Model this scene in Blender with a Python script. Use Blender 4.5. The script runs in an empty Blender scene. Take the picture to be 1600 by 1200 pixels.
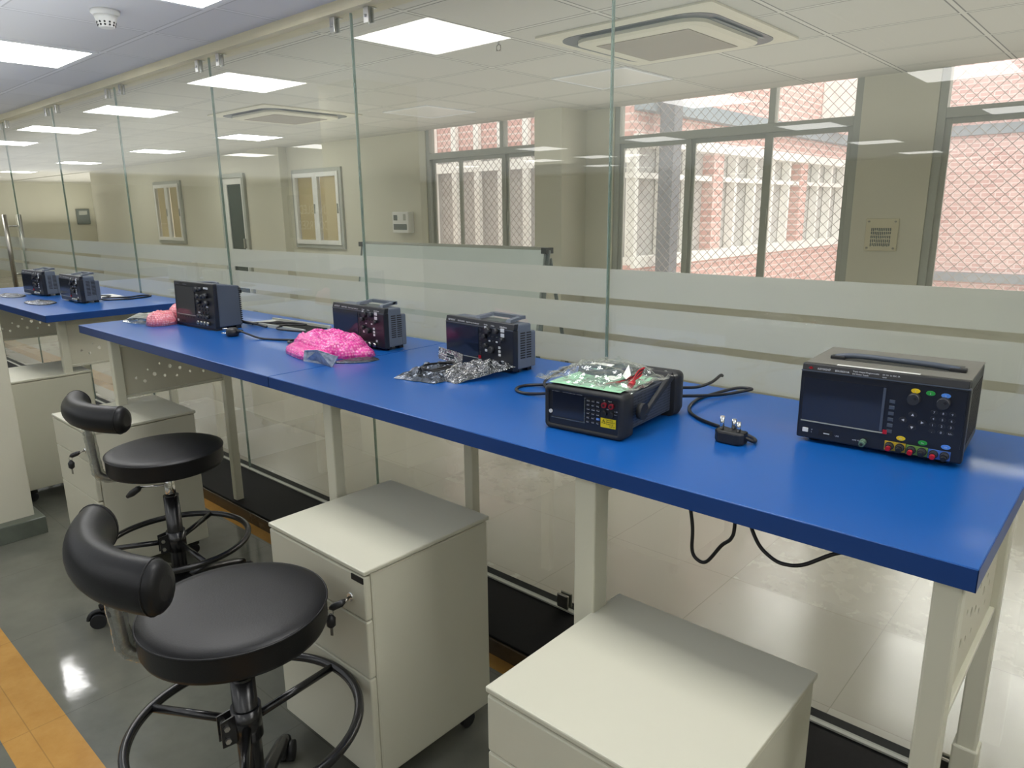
import bpy, math, random
from mathutils import Vector, Matrix, noise
random.seed(7)
SC = bpy.context.scene
C = bpy.context.collection
R = math.radians

# ------------------------------------------------------------------ helpers
class MB:
    def __init__(s): s.v, s.f, s.s = [], [], []
    def add(s, vs, fs, sm=False):
        o = len(s.v); s.v += [tuple(p) for p in vs]
        s.f += [tuple(i + o for i in q) for q in fs]; s.s += [sm] * len(fs); return s
    def box(s, x0, y0, z0, x1, y1, z1):
        x0, x1 = sorted((x0, x1)); y0, y1 = sorted((y0, y1)); z0, z1 = sorted((z0, z1))
        v = [(x0,y0,z0),(x1,y0,z0),(x1,y1,z0),(x0,y1,z0),(x0,y0,z1),(x1,y0,z1),(x1,y1,z1),(x0,y1,z1)]
        return s.add(v, [(0,3,2,1),(4,5,6,7),(0,1,5,4),(1,2,6,5),(2,3,7,6),(3,0,4,7)])
    def ring(s, rings, close=False, cap=True, sm=True):
        n = len(rings[0]); vs = [p for r in rings for p in r]; fs = []
        m = len(rings)
        for i in range(m if close else m - 1):
            a, b = i * n, ((i + 1) % m) * n
            for j in range(n):
                k = (j + 1) % n; fs.append((a + j, a + k, b + k, b + j))
        s.add(vs, fs, sm)
        if cap and not close:
            o = len(s.v) - len(vs)
            s.f.append(tuple(o + j for j in reversed(range(n)))); s.s.append(False)
            s.f.append(tuple(o + (m - 1) * n + j for j in range(n))); s.s.append(False)
        return s
    def cyl(s, p0, p1, r0, r1=None, n=16, sm=True):
        p0, p1 = Vector(p0), Vector(p1); r1 = r0 if r1 is None else r1
        d = (p1 - p0).normalized(); a = d.orthogonal().normalized(); b = d.cross(a)
        c = [(math.cos(2*math.pi*i/n), math.sin(2*math.pi*i/n)) for i in range(n)]
        return s.ring([[p + (a*x + b*y)*r for x, y in c] for p, r in ((p0, r0), (p1, r1))], sm=sm)
    def tube(s, pts, r, n=8, close=False, rs=None, flat=None):
        P = [Vector(p) for p in pts]; m = len(P); rings = []
        up = None
        for i in range(m):
            if close: d = P[(i+1) % m] - P[i-1]
            else: d = P[min(i+1, m-1)] - P[max(i-1, 0)]
            d.normalize()
            if up is None: up = d.orthogonal().normalized()
            up = (up - d * up.dot(d))
            up = up.normalized() if up.length > 1e-6 else d.orthogonal().normalized()
            b = d.cross(up); rr = rs[i] if rs else r
            rings.append([P[i] + (up*math.cos(2*math.pi*j/n) + b*math.sin(2*math.pi*j/n))*rr for j in range(n)])
        return s.ring(rings, close=close)
    def lathe(s, prof, n=32, at=(0,0,0), sm=True):
        rings = [[(at[0]+r*math.cos(2*math.pi*j/n), at[1]+r*math.sin(2*math.pi*j/n), at[2]+z) for j in range(n)] for r, z in prof]
        return s.ring(rings, sm=sm)
    def poly(s, pts, off):
        n = len(pts); o = Vector(off); P = [Vector(p) for p in pts]
        s.add(P + [p + o for p in P], [tuple(reversed(range(n))), tuple(range(n, 2*n))] + [(i, (i+1) % n, n + (i+1) % n, n + i) for i in range(n)]); return s
    def build(s, name, m, parent=None, bevel=0, seg=2, loc=None, rz=None):
        me = bpy.data.meshes.new(name); me.from_pydata(s.v, [], s.f); me.validate()
        if len(me.polygons) == len(s.s): me.polygons.foreach_set('use_smooth', s.s)
        import bmesh
        bm = bmesh.new(); bm.from_mesh(me); bmesh.ops.recalc_face_normals(bm, faces=bm.faces); bm.to_mesh(me); bm.free()
        me.materials.append(m)
        o = bpy.data.objects.new(name, me); C.objects.link(o)
        if parent: o.parent = parent
        if loc: o.location = loc
        if rz is not None: o.rotation_euler.z = rz
        if bevel:
            b = o.modifiers.new('bevel', 'BEVEL'); b.width = bevel; b.segments = seg; b.limit_method = 'ANGLE'; b.angle_limit = R(40)
        return o

def tag(o, label=None, cat=None, group=None, kind=None):
    if label: o['label'] = label
    if cat: o['category'] = cat
    if group: o['group'] = group
    if kind: o['kind'] = kind
    return o
def thing(name, label, cat, loc=(0,0,0), rz=0, group=None):
    o = bpy.data.objects.new(name, None); C.objects.link(o); o.location = loc; o.rotation_euler.z = rz
    o.empty_display_size = .1
    return tag(o, label, cat, group)
def struct(name, mb, m, parent=None, bevel=0):
    o = mb.build(name, m, parent, bevel)
    if not parent: o['kind'] = 'structure'
    return o
def copy_tree(o, parent=None):
    c = o.copy(); C.objects.link(c); c.parent = parent
    for ch in o.children: copy_tree(ch, c)
    return c
def to_mesh(cu, name, m, parent=None):
    t = bpy.data.objects.new('t', cu); C.objects.link(t)
    dg = bpy.context.evaluated_depsgraph_get(); me = bpy.data.meshes.new_from_object(t.evaluated_get(dg))
    bpy.data.objects.remove(t); me.name = name; me.materials.clear(); me.materials.append(m)
    o = bpy.data.objects.new(name, me); C.objects.link(o)
    if parent: o.parent = parent
    return o
def text(lines, m, parent, name='lettering', rot=(R(90),0,0)):
    """lines: (string, x, y, z, size[, align]) joined into one mesh, facing -y"""
    import bmesh
    bm = bmesh.new(); M = Matrix.Rotation(rot[2],4,'Z') @ Matrix.Rotation(rot[0],4,'X')
    for L in lines:
        cu = bpy.data.curves.new('f', 'FONT'); cu.body = L[0]; cu.size = L[4]; cu.align_x = L[5] if len(L) > 5 else 'LEFT'
        cu.extrude = .0001; cu.resolution_u = 2
        t = to_mesh(cu, 'f', m); me = t.data; bpy.data.objects.remove(t)
        me.transform(Matrix.Translation((L[1], L[2], L[3])) @ M); bm.from_mesh(me); bpy.data.meshes.remove(me)
    me = bpy.data.meshes.new(name); bm.to_mesh(me); bm.free(); me.materials.append(m)
    o = bpy.data.objects.new(name, me); C.objects.link(o)
    if parent: o.parent = parent
    return o
def holed_panel(name, w, h, holes, thick, m, parent, matrix):
    cu = bpy.data.curves.new(name, 'CURVE'); cu.dimensions = '2D'; cu.fill_mode = 'BOTH'; cu.extrude = thick/2
    def spl(pts):
        sp = cu.splines.new('POLY'); sp.points.add(len(pts)-1); sp.use_cyclic_u = True
        for q, p in zip(sp.points, pts): q.co = (p[0], p[1], 0, 1)
    spl([(0,0),(w,0),(w,h),(0,h)])
    for x, y, r in holes: spl([(x+r*math.cos(i*math.pi/6), y+r*math.sin(i*math.pi/6)) for i in range(12)])
    o = to_mesh(cu, name, m, parent); o.data.transform(matrix); return o

def smooth_path(pts, n=8, close=False):
    P = [Vector(p) for p in pts]; out = []; m = len(P)
    for i in range(m if close else m-1):
        if close: a,b,c,d = P[i-1],P[i],P[(i+1)%m],P[(i+2)%m]
        else: a,b,c,d = P[max(i-1,0)],P[i],P[i+1],P[min(i+2,m-1)]
        for k in range(n):
            t = k/n
            out.append(.5*((2*b)+(c-a)*t+(2*a-5*b+4*c-d)*t*t+(3*b-a-3*c+d)*t**3))
    if not close: out.append(P[-1])
    return out

# ------------------------------------------------------------------ materials
def srgb(r, g, b):
    f = lambda c: (c/255/12.92) if c/255 <= .04045 else ((c/255+.055)/1.055)**2.4
    return (f(r), f(g), f(b), 1)
class N:
    def __init__(s, name):
        s.m = bpy.data.materials.new(name); s.m.use_nodes = True; s.t = s.m.node_tree; s.t.nodes.clear()
        s.out = s.n('ShaderNodeOutputMaterial')
    def n(s, ty, ins=None, **kw):
        x = s.t.nodes.new(ty)
        for k, v in kw.items(): setattr(x, k, v)
        for k, v in (ins or {}).items():
            if hasattr(v, 'is_linked') or isinstance(v, bpy.types.NodeSocket): s.t.links.new(v, x.inputs[k])
            else: x.inputs[k].default_value = v
        return x
    def math(s, op, a, b=0.0, c=None):
        d = {0: a, 1: b}
        if c is not None: d[2] = c
        return s.n('ShaderNodeMath', d, operation=op).outputs[0]
    def mixc(s, f, a, b, bt='MIX'):
        x = s.n('ShaderNodeMix', data_type='RGBA', blend_type=bt)
        for i, v in ((0, f), (6, a), (7, b)):
            if isinstance(v, bpy.types.NodeSocket): s.t.links.new(v, x.inputs[i])
            else: x.inputs[i].default_value = v
        return x.outputs[2]
    def coord(s): return s.n('ShaderNodeTexCoord').outputs['Object']
    def noise(s, sc, det=3, co=None, rough=.5):
        x = s.n('ShaderNodeTexNoise', {'Scale': sc, 'Detail': det, 'Roughness': rough, 'Vector': co or s.coord()}); return x.outputs[0]
    def done(s, sh): s.t.links.new(sh, s.out.inputs[0]); return s.m
def mat(name, col, rough=.5, metal=0, var=.06, vs=6, bump=0, bs=40, spec=.5, coat=0, emit=None, es=0, sheen=0):
    k = N(name); co = k.coord(); nz = k.noise(vs, 3, co)
    v = k.n('ShaderNodeMapRange', {0: nz, 1: .3, 2: .7, 3: 1-var, 4: 1+var}).outputs[0]
    c = k.mixc(1.0, col, k.n('ShaderNodeCombineColor', {0: v, 1: v, 2: v}).outputs[0], 'MULTIPLY')
    ins = {'Base Color': c, 'Roughness': rough, 'Metallic': metal, 'Specular IOR Level': spec, 'Coat Weight': coat}
    if bump: ins['Normal'] = k.n('ShaderNodeBump', {'Strength': bump, 'Distance': .01, 'Height': k.noise(bs, 4, co)}).outputs[0]
    if emit: ins['Emission Color'] = emit; ins['Emission Strength'] = es
    return k.done(k.n('ShaderNodeBsdfPrincipled', ins).outputs[0])
def fres(k, ior=1.5, mx=1.0):
    # facing-based Fresnel that works for both sides of a thin sheet
    ge = k.n('ShaderNodeNewGeometry'); d = k.n('ShaderNodeVectorMath', {0: ge.outputs['Incoming'], 1: ge.outputs['Normal']}, operation='DOT_PRODUCT').outputs['Value']
    c = k.math('ABSOLUTE', d); om = k.math('SUBTRACT', 1.0, c); p5 = k.math('POWER', om, 5.0)
    f0 = ((ior-1)/(ior+1))**2
    return k.math('MULTIPLY', k.math('ADD', f0, k.math('MULTIPLY', p5, 1-f0)), mx), ge
def clear(name, tint, mx=2.0, rough=0.0, haze=0, hcol=(.8,.8,.8,1), hs=3, bump=0, bs=30, tl=0):
    k = N(name); f, ge = fres(k, 1.5, mx)
    f = k.math('MULTIPLY', f, k.math('SUBTRACT', 1.0, ge.outputs['Backfacing'])) if mx < 4 else f
    f = k.math('MINIMUM', f, 1.0)
    g = k.n('ShaderNodeBsdfGlossy', {'Color': (1,1,1,1), 'Roughness': rough})
    if bump: k.t.links.new(k.n('ShaderNodeBump', {'Strength': bump, 'Distance': .02, 'Height': k.noise(bs, 3)}).outputs[0], g.inputs['Normal'])
    t = k.n('ShaderNodeBsdfTransparent', {'Color': tint}).outputs[0]
    if haze:
        h = k.n('ShaderNodeAddShader', {0: k.n('ShaderNodeBsdfDiffuse', {'Color': hcol}).outputs[0], 1: k.n('ShaderNodeBsdfTranslucent', {'Color': hcol}).outputs[0]}).outputs[0] if tl else k.n('ShaderNodeBsdfDiffuse', {'Color': hcol}).outputs[0]
        hf = k.math('MULTIPLY', k.n('ShaderNodeMapRange', {0: k.noise(hs, 4), 1: .35, 2: .7, 3: .3, 4: 1.0}).outputs[0], haze)
        t = k.n('ShaderNodeMixShader', {0: hf, 1: t, 2: h}).outputs[0]
    return k.done(k.n('ShaderNodeMixShader', {0: f, 1: t, 2: g.outputs[0]}).outputs[0])
def grid_lines(k, co, sx, sy, ox, oy, lw):
    sep = k.n('ShaderNodeSeparateXYZ', {0: co})
    def ln(o, s_, off):
        a = k.math('FRACT', k.math('DIVIDE', k.math('SUBTRACT', o, off - 100*s_), s_))
        d = k.math('ABSOLUTE', k.math('SUBTRACT', a, .5))
        return k.math('GREATER_THAN', d, .5 - lw/2/s_), k.math('GREATER_THAN', d, .5 - (lw/2+.007)/s_)
    a, a2 = ln(sep.outputs[0], sx, ox); b, b2 = ln(sep.outputs[1], sy, oy)
    return k.math('MAXIMUM', a, b), k.math('MAXIMUM', a2, b2), sep
def ceil_mat(name, col, bar, sx, sy, ox, oy, dk=.8):
    k = N(name); co = k.coord(); l, l2, sep = grid_lines(k, co, sx, sy, ox, oy, .02)
    tile = k.n('ShaderNodeTexWhiteNoise', {'Vector': k.n('ShaderNodeVectorMath', {0: k.n('ShaderNodeVectorMath', {0: k.n('ShaderNodeVectorMath', {0: co, 1: (ox, oy, 0)}, operation='SUBTRACT').outputs[0], 1: (sx, sy, 50)}, operation='DIVIDE').outputs[0]}, operation='FLOOR').outputs[0]}, noise_dimensions='3D').outputs[0]
    v = k.n('ShaderNodeMapRange', {0: tile, 3: .93, 4: 1.03}).outputs[0]
    c = k.mixc(1.0, col, k.n('ShaderNodeCombineColor', {0: v, 1: v, 2: v}).outputs[0], 'MULTIPLY')
    c = k.mixc(k.math('MULTIPLY', l2, dk), c, (.10,.10,.09,1)); c = k.mixc(l, c, bar)
    return k.done(k.n('ShaderNodeBsdfPrincipled', {'Base Color': c, 'Roughness': .8}).outputs[0])
def floor_mat():
    k = N('kota_stone_floor'); co = k.coord(); l, l2, sep = grid_lines(k, co, .588, .56, -1.152, 2.64, .003)
    n1 = k.noise(1.3, 5, co, .6); n2 = k.noise(9, 5, co, .65)
    c = k.mixc(k.n('ShaderNodeMapRange', {0: n1, 1: .35, 2: .65}).outputs[0], srgb(92,94,87), srgb(110,110,100))
    c = k.mixc(k.n('ShaderNodeMapRange', {0: n2, 1: .3, 2: .85, 3: 0, 4: .4}).outputs[0], c, srgb(126,124,113))
    c = k.mixc(k.math('MULTIPLY', k.math('GREATER_THAN', sep.outputs[1], 1.93), .8), c, srgb(196,190,178))  # floor past the glass painted paler, standing in for window light on it
    y = sep.outputs[1]
    def band(a, b): return k.math('MULTIPLY', k.math('GREATER_THAN', y, a), k.math('LESS_THAN', y, b))
    oc = k.mixc(k.n('ShaderNodeMapRange', {0: n2, 1: .3, 2: .7}).outputs[0], srgb(176,128,58), srgb(192,146,76))
    c = k.mixc(k.math('ADD', band(.33, .497), band(1.535, 1.62)), c, oc)
    c = k.mixc(k.math('MULTIPLY', k.math('MULTIPLY', band(2.2, 2.42), k.math('LESS_THAN', sep.outputs[0], -6.5)), .8), c, oc)
    c = k.mixc(k.math('MULTIPLY', l, .28), c, (.03,.03,.028,1))
    sp = k.n('ShaderNodeTexVoronoi', {'Vector': co, 'Scale': 3.1}).outputs[0]
    c = k.mixc(k.math('LESS_THAN', k.math('ADD', sp, k.math('MULTIPLY', n2, .02)), .028), c, srgb(170,168,158))
    r = k.n('ShaderNodeMapRange', {0: n2, 1: .1, 2: .9, 3: .02, 4: .12}).outputs[0]
    tl = k.n('ShaderNodeTexWhiteNoise', {'Vector': k.n('ShaderNodeVectorMath', {0: k.n('ShaderNodeVectorMath', {0: k.n('ShaderNodeVectorMath', {0: co, 1: (-1.152, 2.64, 0)}, operation='SUBTRACT').outputs[0], 1: (.588,.56,50)}, operation='DIVIDE').outputs[0]}, operation='FLOOR').outputs[0]}, noise_dimensions='3D').outputs[0]
    far = k.math('GREATER_THAN', sep.outputs[1], 1.93)
    r = k.math('ADD', r, k.math('MULTIPLY', far, k.math('ADD', .1, k.math('MULTIPLY', tl, .16))))
    nb = k.n('ShaderNodeBump', {'Strength': .025, 'Distance': .01, 'Height': k.noise(14, 5, co)}).outputs[0]
    return k.done(k.n('ShaderNodeBsdfPrincipled', {'Base Color': c, 'Roughness': r, 'Specular IOR Level': .5, 'Normal': nb}).outputs[0])
def brick_mat(name, a, b, mortar, sc=1.0, axis='X'):
    k = N(name); co = k.coord(); s = k.n('ShaderNodeSeparateXYZ', {0: co})
    u = s.outputs[0] if axis == 'X' else s.outputs[1]
    v = k.n('ShaderNodeCombineXYZ', {0: u, 1: s.outputs[2], 2: 0.0}).outputs[0]
    br = k.n('ShaderNodeTexBrick', {'Vector': v, 'Color1': a, 'Color2': b, 'Mortar': mortar, 'Scale': sc, 'Mortar Size': .012, 'Brick Width': .24, 'Row Height': .085})
    c = k.mixc(k.n('ShaderNodeMapRange', {0: k.noise(5, 3, co), 1: .55, 2: .8, 3: 0, 4: .5}).outputs[0], br.outputs[0], (.8,.72,.68,1))
    return k.done(k.n('ShaderNodeBsdfPrincipled', {'Base Color': c, 'Roughness': .9}).outputs[0])
def frost_mat():
    k = N('frosted_film'); c = srgb(236,236,230)
    d = k.n('ShaderNodeBsdfDiffuse', {'Color': c}).outputs[0]; t = k.n('ShaderNodeBsdfTranslucent', {'Color': (.95,.95,.92,1)}).outputs[0]
    m1 = k.n('ShaderNodeMixShader', {0: .5, 1: d, 2: t}).outputs[0]
    nz = k.n('ShaderNodeMapRange', {0: k.noise(2.5, 3), 3: .1, 4: .2}).outputs[0]
    return k.done(k.n('ShaderNodeMixShader', {0: nz, 1: m1, 2: k.n('ShaderNodeBsdfTransparent', {'Color': (.9,.95,.9,1)}).outputs[0]}).outputs[0])
def emis(name, col, s):
    k = N(name); v = k.n('ShaderNodeMapRange', {0: k.noise(2, 1), 3: .97, 4: 1.03}).outputs[0]
    return k.done(k.n('ShaderNodeEmission', {'Color': col, 'Strength': k.math('MULTIPLY', v, s)}).outputs[0])
def bubble_mat(name, col, col2):
    k = N(name); co = k.coord()
    vo = k.n('ShaderNodeTexVoronoi', {'Vector': co, 'Scale': 105.0, 'Randomness': .45}).outputs[0]
    c = k.mixc(k.n('ShaderNodeMapRange', {0: vo, 1: .15, 2: .6}).outputs[0], col2, col)
    nb = k.n('ShaderNodeBump', {'Strength': .8, 'Distance': .004, 'Height': k.math('SUBTRACT', 1.0, vo)}).outputs[0]
    return k.done(k.n('ShaderNodeBsdfPrincipled', {'Base Color': c, 'Roughness': .22, 'Normal': nb, 'Specular IOR Level': .7, 'Subsurface Weight': .15, 'Subsurface Scale': .01}).outputs[0])
def hex_mat(name, col):
    k = N(name); co = k.coord()
    vo = k.n('ShaderNodeTexVoronoi', {'Vector': co, 'Scale': 150.0, 'Randomness': 0.0}).outputs[0]
    c = k.mixc(k.math('LESS_THAN', vo, .3), col, (.008,.009,.011,1))
    return k.done(k.n('ShaderNodeBsdfPrincipled', {'Base Color': c, 'Roughness': .5}).outputs[0])

M = dict(
 wall=mat('cream_wall_paint', srgb(205,202,184), .7, var=.03, vs=1.2),
 wall2=mat('shaded_cream_paint', srgb(198,196,178), .7, var=.03, vs=1.2),  # the wall cream slightly darker, shade put into the colour
 wall3=mat('low_bounce_wall_paint', srgb(150,146,132), .7, var=.03),  # unseen near wall made darker than its cream to cut bounced light
 header=mat('cream_header_paint', srgb(205,198,170), .6, var=.04),
 blue=None,
 blue_edge=mat('blue_edge_band', srgb(12,60,128), .35, var=.03),
 cream=mat('cream_powder_coat', srgb(205,203,184), .38, var=.02, vs=3),
 cream_d=mat('cream_panel_coat', srgb(200,196,176), .42, var=.02, vs=3),
 kerb=mat('black_granite', (.0028,.0028,.003,1), .6, var=.25, vs=60, spec=.15),
 kerbf=mat('brown_kerb_face', srgb(70,58,42), .25, var=.15, vs=20),  # black kerb face painted brown for the orange floor mirrored in it
 skirt=mat('green_grey_stone', srgb(92,98,88), .3, var=.2, vs=9),
 leather=mat('black_leatherette', (.007,.007,.008,1), .42, var=.1, bump=.04, bs=260, spec=.36),
 black=mat('black_plastic', (.012,.0125,.014,1), .42, var=.06),
 blackm=mat('black_painted_steel', (.010,.010,.011,1), .25, var=.1, spec=.6),
 rubber=mat('black_rubber', (.018,.019,.021,1), .6, var=.08),
 cable=mat('black_cable_jacket', (.012,.012,.014,1), .4),
 navy=mat('dark_bezel', (.011,.013,.019,1), .33, var=.04),
 screen=mat('unlit_screen', (.012,.017,.032,1), .12, var=.02, spec=.6),
 grey=mat('slate_grey_case', srgb(92,100,112), .5, var=.03),
 grey2=mat('dark_slate_case', srgb(74,82,94), .5, var=.03),
 psutop=mat('warm_grey_case', srgb(112,110,102), .55, var=.04),
 psuside=mat('dark_grey_case', srgb(66,68,66), .55, var=.04),
 knob=mat('charcoal_knob', (.028,.03,.034,1), .45),
 key=mat('dark_key', (.02,.021,.026,1), .4),
 wkey=mat('pale_key', srgb(196,200,204), .45),
 white=mat('white_plastic', srgb(225,225,220), .4, var=.02),
 ink=mat('white_ink', srgb(200,203,208), .5, var=.02),
 dink=mat('black_ink', (.01,.01,.01,1), .5),
 dimink=mat('grey_ink', srgb(120,124,132), .5, var=.02),
 red=mat('red_plastic', srgb(180,18,34), .4), dred=mat('dark_red_jack', srgb(140,24,36), .4),
 yellow=mat('yellow_plastic', srgb(226,196,30), .45), green=mat('green_plastic', srgb(40,150,62), .45), lblue=mat('light_blue_plastic', srgb(82,140,226), .45),
 ytile=mat('yellow_terminal_plate', srgb(196,166,40), .45), gtile=mat('green_terminal_plate', srgb(110,150,70), .45), btile=mat('blue_terminal_plate', srgb(72,112,190), .45),
 gnd=mat('green_post', srgb(92,120,100), .4),
 sticker=mat('yellow_sticker', srgb(240,214,20), .5, var=.02),
 chrome=mat('chrome', (.75,.75,.74,1), .12, 1, var=.03),
 steel=mat('brushed_steel', (.5,.5,.48,1), .28, 1, var=.08, vs=30),
 brass=mat('old_nickel', (.38,.36,.31,1), .3, 1),
 alu=mat('grey_aluminium', srgb(168,170,160), .45, .0, var=.03),
 alud=mat('dark_aluminium_seal', srgb(60,62,60), .5),
 grille=mat('grey_wire_mesh', srgb(165,158,154), .6, .0),
 lamp_frame=mat('white_lamp_frame', srgb(228,230,232), .5),
 unlit=mat('unlit_diffuser', srgb(214,212,205), .35, var=.03),
 ac=mat('cream_ac_plastic', srgb(206,202,182), .5, var=.02), acslot=mat('dark_ac_louver', srgb(62,66,70), .4), acg=mat('taupe_ac_grille', srgb(150,142,128), .7, var=.06, vs=80),
 paper=mat('white_paper', srgb(226,226,220), .6), gpaper=mat('pale_green_paper', srgb(150,200,165), .55),
 wood=mat('tan_blind', srgb(196,178,132), .6, var=.06, vs=3), dglass=mat('dark_door_glass', srgb(58,70,68), .1, var=.05),
 board=mat('whiteboard_surface', srgb(206,214,208), .25, var=.02),
 panelgrey=mat('grey_panel', srgb(96,104,100), .4),
 pink=bubble_mat('pink_bubble_film', srgb(228,60,158), srgb(250,150,205)), pink2=bubble_mat('pale_pink_film', srgb(222,120,135), srgb(240,170,178)),
 brickA=brick_mat('salmon_brick', srgb(228,184,176), srgb(214,166,158), srgb(236,214,210), axis='Y'), brickB=brick_mat('pink_brick', srgb(232,200,196), srgb(218,180,176), srgb(240,222,220)),
 extw=mat('white_painted_frame', srgb(250,248,244), .6), extg=mat('pale_window_glass', srgb(200,198,196), .5, var=.1), extgrey=mat('grey_concrete_band', srgb(150,160,168), .8, var=.05),
 extpost=mat('grey_post', srgb(116,118,124), .6), ground=mat('courtyard_paving', srgb(170,160,150), .9, var=.1),
 plastic=mat('x', (.5,.5,.5,1)),
)
def blue_mat():
    k = N('blue_laminate'); co = k.coord(); nz = k.noise(160, 2, co); n2 = k.noise(2, 3, co)
    c = k.mixc(n2, srgb(14,81,156), srgb(18,86,162))
    r = .28
    nb = k.n('ShaderNodeBump', {'Strength': .03, 'Distance': .001, 'Height': nz}).outputs[0]
    return k.done(k.n('ShaderNodeBsdfPrincipled', {'Base Color': c, 'Roughness': r, 'Specular IOR Level': .5, 'Normal': nb}).outputs[0])
M['blue'] = blue_mat()
M['glass'] = clear('partition_glass', (.955,.965,.95,1), 1.7, 0, .05, srgb(190,205,195), 1.1)
M['pane'] = clear('window_pane', (.95,.955,.95,1), 1.0, 0, .05, srgb(235,228,224), 1.5, tl=1)
M['gedge'] = clear('green_glass_edge', (.70,.78,.74,1), 1.0, .1, .5, srgb(190,205,198), 2)
M['film'] = clear('clear_plastic_film', (.95,.965,.955,1), 2.2, .12, .12, srgb(205,220,212), 30, .35, 40)
M['wrap'] = clear('stretch_wrap', (.80,.81,.79,1), 2.6, .2, .22, srgb(150,150,142), 60, .5, 60)
M['anti'] = clear('antistatic_film', (.30,.36,.42,1), 3.5, .14, .2, srgb(70,84,100), 40, .5, 60)
M['silver'] = mat('silver_shielding_film', srgb(96,102,112), .26, .85, var=.3, vs=60, bump=.3, bs=90)
M['silver2'] = mat('silver_pouch_film', srgb(150,160,178), .34, .45, var=.3, vs=70, bump=.4, bs=90)
M['frost'] = frost_mat()
M['floor'] = floor_mat()
M['ceil'] = ceil_mat('near_ceiling_tile', srgb(214,214,216), srgb(222,222,224), .6, .6, -3.63, .97, .3)
M['ceil2'] = ceil_mat('far_ceiling_tile', srgb(196,194,184), srgb(206,204,194), .6, .6, -1.454, 3.455)
M['lamp'] = emis('led_diffuser', (1.0, .99, .97, 1), 15.0)
M['lamp1'] = emis('led_diffuser_dimmer', (1.0, .99, .97, 1), 7.0)
M['lamp2'] = emis('led_diffuser_far', (1.0, 1.0, .96, 1), 14.0)
M['hex'] = hex_mat('perforated_slate_case', srgb(74,80,92))

# ------------------------------------------------------------------ dimensions
CZ = 1.505                 # camera height, floor at 0
YG = 1.90                  # glass line
ZB = 1.01                  # bench top
ZN, ZF = 2.32, 2.362       # near / far ceiling
YW = 5.5                   # window wall
XL, XR, YN = -22.0, 3.0, -10.6

# ------------------------------------------------------------------ camera
cam = bpy.data.cameras.new('camera'); co = bpy.data.objects.new('camera', cam); C.objects.link(co)
Xw = Vector((.7443, .1491, -.6510)); Yw = Vector((.6677, -.1816, .7219))
Xw.normalize(); Yw = (Yw - Xw*Yw.dot(Xw)).normalized(); Zw = Xw.cross(Yw)
if Zw.y > 0: Zw = -Zw
rx = Vector((Xw.x, Yw.x, Zw.x)); ry = Vector((Xw.y, Yw.y, Zw.y)); rz_ = Vector((Xw.z, Yw.z, Zw.z))
mw = Matrix.Identity(4)
for i in range(3): mw[i][0] = rx[i]; mw[i][1] = -ry[i]; mw[i][2] = -rz_[i]
mw[2][3] = CZ; co.matrix_world = mw
cam.sensor_width = 36; cam.lens = 1121.6/1600*36; cam.clip_start = .02
SC.camera = co

# ------------------------------------------------------------------ room shell
struct('floor', MB().box(XL, YN, -.06, XR, YW+.1, 0).box(XL, YW+.1, -.06, -16.25, 7.6, 0), M['floor'])
struct('ceiling', MB().box(XL, YN, ZN, XR, YG-.04, ZN+.3), M['ceil'])
struct('ceiling_far', MB().box(XL, YG+.07, ZF, XR, YW, ZF+.26).box(XL, YW+.1, ZF, -16.25, 7.6, ZF+.26), M['ceil2'])
struct('trim_1', MB().box(XL, YG-.04, ZN-.042, XR, YG+.07, ZN+.3), M['header'])
struct('trim_2', MB().box(-10, 1.6, 0, XR, YG+.06, .065), M['kerb'], bevel=.004)
struct('trim_3', MB().box(-10, 1.592, 0, XR, 1.6, .058), M['kerbf'])
struct('trim_4', MB().box(-10, YG-.008, .065, XR, YG+.012, .071), M['alu'])
struct('wall_near', MB().box(XL, YN-.2, 0, XR, YN, ZN+.3), M['wall3'])
struct('wall_right', MB().box(XR, YN, 0, XR+.2, 7.6, ZN+.3), M['wall'])
struct('wall_end', MB().box(XL-.2, YN, 0, XL, 7.6, ZN+.3), M['wall2'])
struct('wall_recess', MB().box(XL, 7.4, 0, -16.2, 7.6, ZN+.3), M['wall2'])
struct('wall_left', MB().box(XL, YG-.05, 0, -10, YG+.06, ZN), M['wall'])
# window wall with real openings: (x0, x1, z0, z1)
OPEN = [(-16.2,-13.32,0,0),(-13.32,-12.26,1.02,2.05),(-10.9,-10.15,0,2.08),(-8.88,-7.76,1.05,2.06),(-6.2,-4.25,.88,ZF+.12),(-3.73,-1.70,.88,ZF+.12),(-1.235,.85,.88,ZF+.12)]
mb = MB(); x = -16.2
for a, b, z0, z1 in OPEN[1:]:
    mb.box(x, YW, 0, a, YW+.14, ZF+.2)
    if z0 > 0: mb.box(a, YW, 0, b, YW+.14, z0)
    mb.box(a, YW, z1, b, YW+.14, ZF+.2)
    x = b
mb.box(x, YW, 0, XR, YW+.14, ZF+.2); mb.box(-16.3, YW, 0, -16.2, 7.4, ZF+.2)
struct('wall_back', mb, M['wall'])
struct('wall_pier', MB().box(-4.34, 5.147, 0, -4.03, YW, ZF), M['wall'])
struct('wall_pier_left', MB().box(-9.84, YW-.12, 0, -9.0, YW, ZF), M['wall'])
# foreground column at the left edge
struct('wall_column', MB().box(-4.35, .36, .075, -3.93, .86, ZN), M['wall'], bevel=.004)
struct('baseboard_column', MB().box(-4.40, .33, 0, -3.865, .89, .085), M['skirt'], bevel=.004)

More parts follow.
